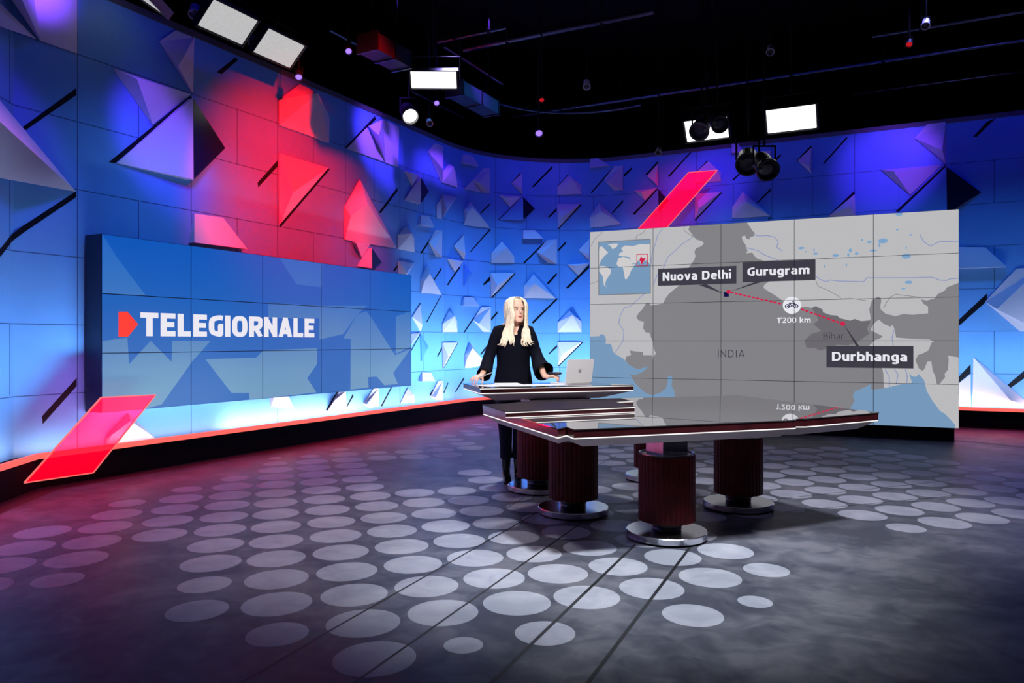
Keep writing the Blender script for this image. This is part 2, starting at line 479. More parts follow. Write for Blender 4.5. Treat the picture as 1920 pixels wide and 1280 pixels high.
# glowing red line on the plinth edge
bm = bmesh.new(); ribbon(bm, ALLS, 0.262, 0.312, 0.225, 0.262)
ll = obj('light_line', bm, M['red_line'])
tag(ll, 'long glowing red light line along the top edge of the black plinth', 'light strip')
RELIEFS=[
('Q','large folded pentagon at the far left end of the blue wall',[(-1.213,4.57,0.02),(-0.572,5.04,0.02),(-0.072,5.027,0.02),(-0.076,4.12,0.02),(-0.422,4.121,0.02),(-1.079,4.414,0.2)]),
('F','flat triangle at the far left end of the blue wall',[(-1.241,3.993,0.02),(-0.942,4.269,0.02),(-0.463,4.124,0.02)]),
('W','split peaked pyramid at the far left end of the blue wall',[(-1.541,2.684,0.02),(-1.541,2.983,0.02),(-1.095,3.48,0.02),(-0.087,2.775,0.02),(-1.035,2.732,0.02),(-1.363,3.138,0.22),(-1.56,2.903,0.132)]),
('D','three-faced pyramid on the wall over the left end of the title screen',[(0.305,4.093,0.02),(1.228,4.105,0.02),(0.749,3.639,0.02),(0.434,3.997,0.2)]),
('S','skewed blunt wedge on the wall over the left end of the title screen',[(0.833,4.561,0.02),(1.033,4.753,0.02),(1.273,4.756,0.02),(1.254,4.121,0.02),(1.246,4.126,0.02),(0.957,4.298,0.15)]),
('N','folded kite on the wall over the left end of the title screen',[(0.343,3.142,0.012),(1.198,4.04,0.09),(1.714,3.609,0.012),(1.206,3.132,0.09)]),
('T','tilted trapezoid on the wall over the left end of the title screen',[(1.273,2.767,0.02),(1.672,2.778,0.02),(1.967,2.436,0.1),(1.208,2.427,0.1)]),
('H','house-shaped pyramid on the red-lit stretch of wall',[(2.573,4.099,0.02),(2.573,4.425,0.02),(2.933,4.737,0.02),(3.506,4.448,0.02),(3.499,4.092,0.02),(3.123,4.655,0.16)]),
('D','three-faced pyramid on the red-lit stretch of wall',[(2.564,3.737,0.02),(3.481,3.734,0.02),(2.573,2.822,0.02),(2.651,3.233,0.17)]),
('W','split peaked pyramid on the wall over the right end of the title screen',[(3.829,2.782,0.02),(3.829,3.246,0.02),(4.161,3.706,0.02),(5.065,2.788,0.02),(4.149,2.777,0.02),(4.145,3.33,0.17),(3.857,3.114,0.102)]),
('H','house-shaped pyramid on the wall over the right end of the title screen',[(5.089,2.787,0.02),(5.089,3.007,0.02),(5.299,3.172,0.02),(5.536,3.002,0.02),(5.547,2.782,0.02),(5.323,3.056,0.12)]),
('D','three-faced pyramid on the wall over the right end of the title screen, topmost',[(4.004,2.766,0.02),(4.399,2.779,0.02),(4.207,2.552,0.02),(3.983,2.74,0.1)]),
('N','folded kite on the wall over the right end of the title screen',[(4.114,2.427,0.012),(4.377,2.717,0.07),(4.689,2.536,0.012),(4.384,2.415,0.07)]),
('D','three-faced pyramid on the wall over the right end of the title screen, second from top',[(5.089,2.597,0.02),(5.536,2.597,0.02),(5.108,2.177,0.02),(5.201,2.412,0.12)]),
('D','three-faced pyramid high on the curved wall left of the presenter, topmost',[(5.274,4.057,0.02),(5.685,4.062,0.02),(5.48,3.851,0.02),(5.345,4.023,0.1)]),
('N','folded kite high on the curved wall left of the presenter',[(5.279,3.592,0.012),(5.65,4.025,0.07),(5.959,3.845,0.012),(5.645,3.586,0.07)]),
('Q','large folded pentagon on the wall over the right end of the title screen',[(4.363,4.541,0.02),(4.707,4.735,0.02),(5.122,4.719,0.02),(5.089,4.082,0.02),(4.772,4.083,0.02),(4.375,4.383,0.2)]),
('F','flat triangle on the wall over the right end of the title screen',[(3.873,4.098,0.02),(4.328,4.507,0.02),(4.735,4.089,0.02)]),
('S','skewed blunt wedge high on the curved wall left of the presenter, topmost',[(5.936,4.515,0.02),(6.139,4.706,0.02),(6.395,4.71,0.02),(6.36,4.081,0.02),(6.343,4.083,0.02),(6.2,4.259,0.14)]),
('H','house-shaped pyramid high on the curved wall left of the presenter',[(6.371,4.076,0.02),(6.4,4.281,0.02),(6.586,4.443,0.02),(6.785,4.35,0.02),(6.832,4.077,0.02),(6.579,4.378,0.12)]),
('T','tilted trapezoid high on the curved wall left of the presenter, topmost',[(6.998,4.696,0.02),(7.226,4.719,0.02),(7.328,4.531,0.08),(6.929,4.523,0.08)]),
('D','three-faced pyramid high on the curved wall left of the presenter, lowest',[(6.36,3.878,0.02),(6.807,3.893,0.02),(6.36,3.449,0.02),(6.356,3.609,0.12)]),
('T','flat light-and-shade patch high on the curved wall left of the presenter',[(6.192,3.662,0.02),(6.348,3.811,0.02),(6.348,3.437,0.02),(6.192,3.431,0.02)]),  # flat quad shaped after a violet patch of light and shadow
('F','flat triangle high on the curved wall left of the presenter',[(7.014,4.074,0.02),(7.228,4.271,0.02),(7.456,4.076,0.02)]),
('S','skewed blunt wedge high on the curved wall left of the presenter, lowest',[(7.241,4.277,0.02),(7.509,4.534,0.02),(7.648,4.55,0.02),(7.648,4.085,0.02),(7.488,4.074,0.02),(7.312,4.223,0.13)]),
('T','tilted trapezoid high on the curved wall left of the presenter, lowest',[(5.717,3.411,0.02),(5.965,3.429,0.02),(6.034,3.253,0.08),(5.631,3.239,0.08)]),
('W','split peaked pyramid high on the curved wall left of the presenter',[(7.014,3.433,0.02),(7.014,3.688,0.02),(7.171,3.866,0.02),(7.648,3.438,0.02),(7.177,3.428,0.02),(7.114,3.736,0.13),(7.022,3.622,0.078)]),
('S','skewed blunt wedge between title screen and presenter, topmost',[(5.965,2.995,0.02),(6.158,3.223,0.02),(6.361,3.243,0.02),(6.353,2.782,0.02),(6.187,2.777,0.02),(5.977,2.878,0.12)]),
('D','three-faced pyramid between title screen and presenter, topmost',[(6.736,3.014,0.02),(7.009,3.246,0.02),(7.019,2.802,0.02),(6.966,2.905,0.09)]),
('D','three-faced pyramid between title screen and presenter, second from top',[(6.535,2.77,0.02),(6.991,2.771,0.02),(6.767,2.561,0.02),(6.627,2.737,0.1)]),
('D','three-faced pyramid between title screen and presenter, third from top',[(7.014,2.719,0.02),(7.211,2.559,0.02),(7.014,2.314,0.02),(7.081,2.569,0.06)]),
('W','split peaked pyramid between title screen and presenter, topmost',[(5.731,2.127,0.02),(5.731,2.354,0.02),(5.896,2.567,0.02),(6.342,2.131,0.02),(5.896,2.133,0.02),(5.834,2.447,0.12),(5.733,2.302,0.072)]),
('D','three-faced pyramid between title screen and presenter, fourth from top',[(5.482,1.72,0.02),(5.708,1.936,0.02),(5.721,1.486,0.02),(5.65,1.592,0.1)]),
('D','three-faced pyramid between title screen and presenter, fifth from top',[(5.384,1.439,0.02),(5.708,1.461,0.02),(5.412,1.234,0.02),(5.359,1.299,0.1)]),
('D','three-faced pyramid between title screen and presenter, sixth from top',[(5.721,1.453,0.02),(5.949,1.23,0.02),(5.741,0.994,0.02),(5.823,1.198,0.05)]),
('H','house-shaped pyramid between title screen and presenter',[(6.378,1.482,0.02),(6.378,1.627,0.02),(6.59,1.86,0.02),(6.821,1.683,0.02),(6.829,1.487,0.02),(6.612,1.774,0.12)]),
('T','tilted trapezoid between title screen and presenter, topmost',[(7.012,2.124,0.02),(7.258,2.128,0.02),(7.348,1.97,0.08),(6.944,1.966,0.08)]),
('S','skewed blunt wedge between title screen and presenter, second from top',[(7.253,1.71,0.02),(7.45,1.955,0.02),(7.662,1.96,0.02),(7.662,1.496,0.02),(7.494,1.495,0.02),(7.296,1.645,0.12)]),
('D','three-faced pyramid between title screen and presenter, lowest',[(6.374,1.299,0.02),(6.834,1.302,0.02),(6.39,0.851,0.02),(6.406,1.06,0.12)]),
('W','split peaked pyramid between title screen and presenter, lowest',[(7.035,0.844,0.02),(7.035,1.073,0.02),(7.174,1.296,0.02),(7.569,0.899,0.02),(7.165,0.84,0.02),(7.134,1.197,0.12),(7.033,1.013,0.072)]),
('T','tilted trapezoid between title screen and presenter, lowest',[(5.76,0.808,0.02),(6.015,0.795,0.02),(6.061,0.648,0.08),(5.673,0.663,0.08)]),
('D','three-faced pyramid on the wall over the right end of the title screen, lowest',[(5.156,0.339,0.02),(5.357,0.564,0.02),(5.547,0.322,0.02),(5.407,0.464,0.1)]),
('S','skewed blunt wedge between title screen and presenter, lowest',[(6.015,0.389,0.02),(6.238,0.638,0.02),(6.378,0.635,0.02),(6.363,0.303,0.02),(6.187,0.321,0.02),(6.051,0.378,0.1)]),
('D','three-faced pyramid around the presenter, left of the map screen, third from top',[(7.661,2.596,0.02),(8.184,2.62,0.02),(7.676,2.149,0.02),(7.739,2.361,0.13)]),
('H','house-shaped pyramid around the presenter, left of the map screen, topmost',[(7.676,2.788,0.02),(7.676,2.963,0.02),(7.913,3.204,0.02),(8.173,2.941,0.02),(8.179,2.807,0.02),(7.968,3.083,0.12)]),
('W','split peaked pyramid around the presenter, left of the map screen',[(8.378,2.147,0.02),(8.378,2.377,0.02),(8.576,2.603,0.02),(9.023,2.148,0.02),(8.56,2.151,0.02),(8.566,2.424,0.13),(8.453,2.323,0.078)]),
('S','skewed blunt wedge around the presenter, left of the map screen',[(8.635,3.035,0.02),(8.834,3.27,0.02),(9.036,3.291,0.02),(9.036,2.818,0.02),(8.866,2.827,0.02),(8.708,2.987,0.12)]),
('T','tilted trapezoid around the presenter, left of the map screen',[(8.364,3.445,0.02),(8.595,3.455,0.02),(8.754,3.291,0.08),(8.341,3.276,0.08)]),
('D','three-faced pyramid high on the curved wall above the presenter, second from top',[(7.864,4.073,0.02),(8.345,4.088,0.02),(8.091,3.867,0.02),(7.965,4.029,0.1)]),
('N','folded kite high on the curved wall above the presenter',[(7.86,3.61,0.012),(8.343,4.073,0.06),(8.602,3.866,0.012),(8.349,3.637,0.06)]),
('D','three-faced pyramid high on the curved wall above the presenter, topmost',[(8.119,4.324,0.02),(8.337,4.53,0.02),(8.35,4.119,0.02),(8.311,4.21,0.09)]),
('H','house-shaped pyramid high on the curved wall above the presenter',[(9.044,4.147,0.02),(9.044,4.302,0.02),(9.265,4.534,0.02),(9.51,4.325,0.02),(9.51,4.164,0.02),(9.325,4.44,0.12)]),
('D','three-faced pyramid high on the curved wall above the presenter, lowest',[(9.044,3.967,0.02),(9.497,3.974,0.02),(9.052,3.492,0.02),(9.11,3.698,0.13)]),
('T','tilted trapezoid over the left half of the map screen',[(9.678,4.829,0.02),(9.828,4.838,0.02),(10.068,4.671,0.08),(9.683,4.65,0.08)]),
('D','three-faced pyramid around the presenter, left of the map screen, second from top',[(9.239,2.806,0.02),(9.652,2.821,0.02),(9.454,2.592,0.02),(9.379,2.777,0.1)]),
('D','three-faced pyramid around the presenter, left of the map screen, topmost',[(9.459,3.08,0.02),(9.665,3.295,0.02),(9.66,2.885,0.02),(9.665,2.966,0.09)]),
('H','house-shaped pyramid around the presenter, left of the map screen, lowest',[(9.049,1.5,0.02),(9.049,1.688,0.02),(9.278,1.917,0.02),(9.515,1.7,0.02),(9.515,1.502,0.02),(9.337,1.829,0.13)]),
('D','three-faced pyramid around the presenter, left of the map screen, lowest',[(9.049,1.314,0.02),(9.527,1.314,0.02),(9.059,0.857,0.02),(9.115,1.063,0.13)]),
('S','skewed blunt wedge over the left half of the map screen',[(9.947,4.41,0.02),(10.142,4.661,0.02),(10.316,4.656,0.02),(10.316,4.196,0.02),(10.153,4.194,0.02),(10.032,4.341,0.12)]),
('D','three-faced pyramid over the left half of the map screen, second from left',[(10.792,4.409,0.02),(10.993,4.626,0.02),(10.995,4.203,0.02),(10.96,4.265,0.09)]),
('D','three-faced pyramid over the left half of the map screen, leftmost',[(10.535,4.168,0.02),(10.976,4.168,0.02),(10.749,3.962,0.02),(10.694,4.102,0.1)]),
('N','folded kite over the left half of the map screen',[(10.575,3.727,0.012),(11.01,4.143,0.06),(11.2,3.919,0.012),(11.021,3.7,0.06)]),
('H','house-shaped pyramid over the left half of the map screen',[(11.671,4.191,0.02),(11.701,4.39,0.02),(11.921,4.568,0.02),(12.146,4.355,0.02),(12.146,4.186,0.02),(12.107,4.364,0.12)]),
('D','three-faced pyramid over the left half of the map screen, rightmost',[(11.681,4.008,0.02),(12.137,3.992,0.02),(11.681,3.544,0.02),(11.78,3.716,0.13)]),
('W','split peaked pyramid over the right half of the map screen',[(12.34,3.52,0.02),(12.34,3.703,0.02),(12.522,3.963,0.02),(12.98,3.507,0.02),(12.508,3.507,0.02),(12.596,3.756,0.13),(12.427,3.687,0.078)]),
('W','split peaked pyramid over the left half of the map screen',[(9.689,3.514,0.02),(9.667,3.697,0.02),(9.854,3.978,0.02),(10.284,3.551,0.02),(9.846,3.514,0.02),(9.909,3.799,0.12),(9.748,3.707,0.072)]),
('T','tilted trapezoid over the right half of the map screen',[(12.33,4.83,0.02),(12.44,4.823,0.02),(12.545,4.654,0.08),(12.341,4.663,0.08)]),
('S','skewed blunt wedge over the right half of the map screen, leftmost',[(12.757,4.264,0.02),(12.85,4.642,0.02),(12.989,4.636,0.02),(12.989,4.173,0.02),(12.832,4.188,0.02),(12.813,4.228,0.12)]),
('D','three-faced pyramid over the right half of the map screen, leftmost',[(13.431,4.417,0.02),(13.653,4.611,0.02),(13.655,4.17,0.02),(13.623,4.279,0.1)]),
('S','skewed blunt wedge over the right half of the map screen, rightmost',[(15.194,4.583,0.02),(15.374,4.786,0.02),(15.628,4.788,0.02),(15.628,4.131,0.02),(15.623,4.137,0.02),(15.569,4.316,0.17)]),
('D','three-faced pyramid over the right half of the map screen, rightmost',[(14.706,4.129,0.02),(15.578,4.117,0.02),(15.133,3.678,0.02),(14.895,4.049,0.17)]),
('N','folded kite over the right half of the map screen',[(14.941,3.393,0.012),(15.632,4.07,0.08),(16.105,3.636,0.012),(15.641,3.319,0.08)]),
('D','three-faced pyramid over the right half of the map screen, second from left',[(13.917,3.428,0.02),(14.319,3.763,0.02),(14.329,3.408,0.02),(14.239,3.554,0.1)]),
('T','tilted trapezoid on the wall right of the map screen, topmost',[(15.724,2.809,0.02),(16.157,2.777,0.02),(16.425,2.458,0.12),(15.717,2.462,0.12)]),
('S','skewed blunt wedge on the wall right of the map screen',[(16.157,1.937,0.02),(16.565,2.434,0.02),(16.862,2.434,0.02),(16.862,1.472,0.02),(16.609,1.473,0.02),(16.296,1.812,0.15)]),
('D','three-faced pyramid on the wall right of the map screen',[(15.988,0.312,0.02),(16.0,1.076,0.02),(16.786,0.316,0.02),(16.471,0.425,0.14)]),
('T','tilted trapezoid on the wall right of the map screen, lowest',[(15.724,0.583,0.02),(15.965,0.816,0.02),(15.962,0.319,0.05),(15.722,0.309,0.05)]),
('W','split peaked pyramid low on the wall under the title screen, rightmost',[(2.431,0.496,0.02),(2.431,0.667,0.02),(2.536,0.757,0.02),(2.827,0.439,0.02),(2.675,0.457,0.02),(2.592,0.667,0.12),(2.434,0.637,0.072)]),
('S','skewed blunt wedge low on the wall under the title screen, leftmost',[(3.469,0.353,0.02),(3.706,0.61,0.02),(3.849,0.605,0.02),(3.862,0.296,0.02),(3.664,0.306,0.02),(3.509,0.511,0.12)]),
('S','skewed blunt wedge low on the wall under the title screen, rightmost',[(4.258,0.4,0.02),(4.481,0.61,0.02),(4.601,0.603,0.02),(4.601,0.336,0.02),(4.362,0.322,0.02),(4.221,0.391,0.1)]),
('W','split peaked pyramid low on the wall under the title screen, leftmost',[(0.215,0.258,0.02),(0.215,0.334,0.02),(0.463,0.581,0.02),(0.775,0.282,0.02),(0.334,0.261,0.02),(0.405,0.51,0.14),(0.24,0.382,0.084)]),
]
GROOVES=[
[(-0.572,3.279),(-0.073,3.785),(-0.073,3.716),(-0.545,3.258)],
[(-0.883,2.118),(-0.073,2.783),(-0.073,2.724),(-0.867,2.062)],
[(0.261,3.135),(1.239,4.092),(1.258,4.066),(0.332,3.14)],
[(1.598,4.473),(1.877,4.742),(1.908,4.716),(1.67,4.472)],
[(3.845,4.1),(4.535,4.741),(4.556,4.693),(3.906,4.106)],
[(2.221,3.297),(2.557,3.647),(2.557,3.569),(2.23,3.239)],
[(3.497,3.739),(3.536,3.73),(2.602,2.789),(2.587,2.838)],
[(4.985,2.429),(5.098,2.536),(5.102,2.496),(5.029,2.427)],
[(4.623,3.288),(5.098,3.758),(5.098,3.699),(4.678,3.29)],
[(6.197,3.658),(6.377,3.83),(6.377,3.814),(6.213,3.66)],
[(7.184,2.956),(7.658,3.424),(7.661,3.389),(7.213,2.959)],
[(7.432,3.698),(7.649,3.895),(7.653,3.864),(7.441,3.674)],
[(5.732,2.792),(6.187,3.235),(6.208,3.201),(5.77,2.784)],
[(6.746,3.023),(7.01,3.253),(7.024,3.24),(6.766,3.016)],
[(6.544,2.322),(6.898,2.661),(6.923,2.639),(6.573,2.305)],
[(6.122,2.378),(6.363,2.609),(6.363,2.563),(6.147,2.368)],
[(5.897,1.645),(6.342,2.117),(6.357,2.106),(5.926,1.643)],
[(5.492,1.726),(5.728,1.967),(5.728,1.931),(5.509,1.714)],
[(5.45,1.168),(5.728,1.453),(5.74,1.442),(5.465,1.152)],
[(7.019,1.491),(7.275,1.766),(7.287,1.739),(7.052,1.485)],
[(7.677,1.747),(7.825,1.89),(7.825,1.843),(7.691,1.712)],
[(6.851,1.306),(6.87,1.294),(6.448,0.855),(6.437,0.878)],
[(6.233,1.077),(6.378,1.23),(6.378,1.181),(6.239,1.047)],
[(7.432,1.092),(7.656,1.314),(7.656,1.258),(7.455,1.071)],
[(5.268,0.469),(5.358,0.575),(5.386,0.565),(5.304,0.467)],
[(5.996,0.413),(6.09,0.503),(6.116,0.49),(6.036,0.404)],
[(6.422,0.428),(6.571,0.602),(6.581,0.581),(6.448,0.422)],
[(6.781,0.423),(7.024,0.675),(7.033,0.632),(6.804,0.413)],
[(8.19,2.626),(8.21,2.609),(7.701,2.13),(7.686,2.157)],
[(7.496,2.383),(7.671,2.548),(7.671,2.461),(7.518,2.364)],
[(8.858,2.438),(9.033,2.65),(9.038,2.606),(8.879,2.425)],
[(8.364,2.823),(8.829,3.277),(8.842,3.247),(8.391,2.806)],
[(9.051,3.09),(9.206,3.251),(9.217,3.212),(9.059,3.052)],
[(7.843,3.614),(8.361,4.092),(8.367,4.056),(7.878,3.607)],
[(8.115,4.331),(8.301,4.53),(8.317,4.506),(8.135,4.308)],
[(9.041,4.317),(9.258,4.556),(9.274,4.532),(9.059,4.294)],
[(9.5,3.974),(9.518,3.955),(9.059,3.476),(9.054,3.507)],
[(8.863,3.722),(9.033,3.898),(9.033,3.841),(8.889,3.705)],
[(8.54,4.286),(8.947,4.709),(8.952,4.663),(8.585,4.284)],
[(9.214,2.362),(9.659,2.796),(9.664,2.74),(9.248,2.337)],
[(9.524,1.314),(9.544,1.302),(9.075,0.839),(9.053,0.863)],
[(8.872,1.086),(9.036,1.259),(9.043,1.206),(8.885,1.069)],
[(8.537,1.686),(9.036,2.159),(9.051,2.132),(8.575,1.662)],
[(8.84,2.446),(9.031,2.646),(9.036,2.6),(8.86,2.43)],
[(9.688,4.19),(10.132,4.671),(10.154,4.653),(9.709,4.175)],
[(10.328,4.489),(10.487,4.614),(10.493,4.577),(10.345,4.445)],
[(10.75,4.447),(10.989,4.677),(10.989,4.63),(10.777,4.43)],
[(10.502,3.727),(10.977,4.164),(10.993,4.144),(10.541,3.709)],
[(11.177,4.374),(11.587,4.773),(11.62,4.775),(11.208,4.356)],
[(11.668,4.376),(11.898,4.587),(11.92,4.571),(11.698,4.358)],
[(12.14,3.99),(12.163,3.984),(11.684,3.512),(11.668,3.539)],
[(12.755,3.756),(12.987,3.986),(12.989,3.943),(12.774,3.745)],
[(10.095,3.776),(10.312,4.009),(10.319,3.968),(10.11,3.761)],
[(12.337,4.2),(12.481,4.324),(12.519,4.329),(12.366,4.183)],
[(13.011,4.434),(13.152,4.567),(13.158,4.534),(13.024,4.39)],
[(12.941,3.454),(12.987,3.493),(12.996,3.469),(12.96,3.439)],
[(13.41,4.422),(13.638,4.651),(13.656,4.628),(13.433,4.394)],
[(13.827,4.325),(14.189,4.729),(14.213,4.716),(13.854,4.318)],
[(14.92,3.431),(15.62,4.115),(15.624,4.076),(14.985,3.42)],
[(13.913,3.437),(14.31,3.821),(14.323,3.767),(13.964,3.423)],
[(15.997,4.514),(16.186,4.728),(16.298,4.76),(16.044,4.505)],
[(15.725,1.575),(16.182,2.064),(16.182,1.945),(15.725,1.479)],
[(15.725,0.665),(15.966,0.966),(15.966,0.829),(15.725,0.582)],
[(16.45,0.656),(16.667,0.88),(16.667,0.763),(16.493,0.612)],
[(3.45,0.365),(3.68,0.607),(3.718,0.609),(3.48,0.359)],
[(3.879,0.381),(4.026,0.558),(4.037,0.522),(3.894,0.368)],
[(4.328,0.443),(4.486,0.615),(4.503,0.605),(4.352,0.443)],
[(4.675,0.327),(4.944,0.618),(4.975,0.617),(4.712,0.324)],
[(-0.399,0.62),(-0.069,0.965),(-0.069,0.886),(-0.391,0.549)],
]
FACES = {'D': [(0, 1, 3), (1, 2, 3), (2, 0, 3)], 'T': [(0, 1, 2, 3)], 'F': [(0, 1, 2)],
         'H': [(1, 2, 5), (2, 3, 5), (3, 4, 5), (4, 0, 5), (0, 1, 5)],
         'W': [(1, 2, 5, 6), (0, 1, 6), (0, 6, 5, 4), (4, 5, 3), (5, 2, 3)],
         'S': [(0, 1, 2, 5), (2, 3, 5), (0, 5, 3, 4)], 'Q': [(0, 1, 5), (1, 2, 3, 4, 5), (0, 5, 4)], 'N': [(0, 1, 3), (1, 2, 3)]}
NOUT = {'D': 3, 'T': 4, 'F': 3, 'H': 5, 'W': 5, 'S': 5, 'Q': 5, 'N': 4}
RNAME = {'D': 'triangular_pyramid', 'T': 'trapezoid_relief', 'F': 'triangle_relief', 'H': 'house_shaped_pyramid', 'W': 'split_pyramid', 'S': 'wedge_relief', 'Q': 'folded_pentagon', 'N': 'folded_kite'}
for i, (k, label, vs_) in enumerate(RELIEFS):
    n = NOUT[k]
    c = sum((wp(s, z, 0) for s, z, h in vs_[:n]), Vector()) / n
    P3 = [wp(s, z, h) - c for s, z, h in vs_]
    base = [wp(s, z, 0.006 if S1 - .3 < s < S2 + .3 else 0.003) - c for s, z, h in vs_[:n]]
    nv = len(P3)
    faces = []
    idx = []
    for fi, f in enumerate(FACES[k]):
        # split quads and pentagons into a fan so every facet stays planar
        for t in range(1, len(f) - 1):
            faces.append((f[0], f[t], f[t + 1]))
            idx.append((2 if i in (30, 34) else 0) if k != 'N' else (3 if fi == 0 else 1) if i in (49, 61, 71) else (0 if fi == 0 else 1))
    for a in range(n):
        b = (a + 1) % n
        faces.append((a, nv + a, nv + b, b))
        idx.append(0 if i not in (30, 34) else 2)
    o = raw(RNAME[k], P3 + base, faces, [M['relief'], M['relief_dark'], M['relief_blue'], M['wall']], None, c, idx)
    bm = bmesh.new(); bm.from_mesh(o.data); bmesh.ops.recalc_face_normals(bm, faces=bm.faces[:])
    bm.to_mesh(o.data); bm.free()
    tag(o, label, 'wall relief', 'angular grey reliefs on the blue set wall')
for g in GROOVES:
    s = sum(p[0] for p in g) / 4
    par = WALLS['wall_left' if s < S1 else 'wall_back' if s < S2 else 'wall_right']
    K_ = 8
    v, f_ = [], []
    for q in range(K_ + 1):
        u = q / K_
        for h in (0.0024, 0.0):
            for (a0, b0), (a1, b1) in ((g[0], g[1]), (g[3], g[2])):
                v.append(wp(a0 + (a1 - a0) * u, b0 + (b1 - b0) * u, h))
    for q in range(K_):
        o_ = q * 4
        f_ += [(o_, o_ + 1, o_ + 5, o_ + 4), (o_ + 2, o_ + 6, o_ + 7, o_ + 3), (o_, o_ + 4, o_ + 6, o_ + 2), (o_ + 1, o_ + 3, o_ + 7, o_ + 5)]
    f_ += [(0, 2, 3, 1), (K_ * 4, K_ * 4 + 1, K_ * 4 + 3, K_ * 4 + 2)]
    raw('groove', v, f_, M['slot'], par)
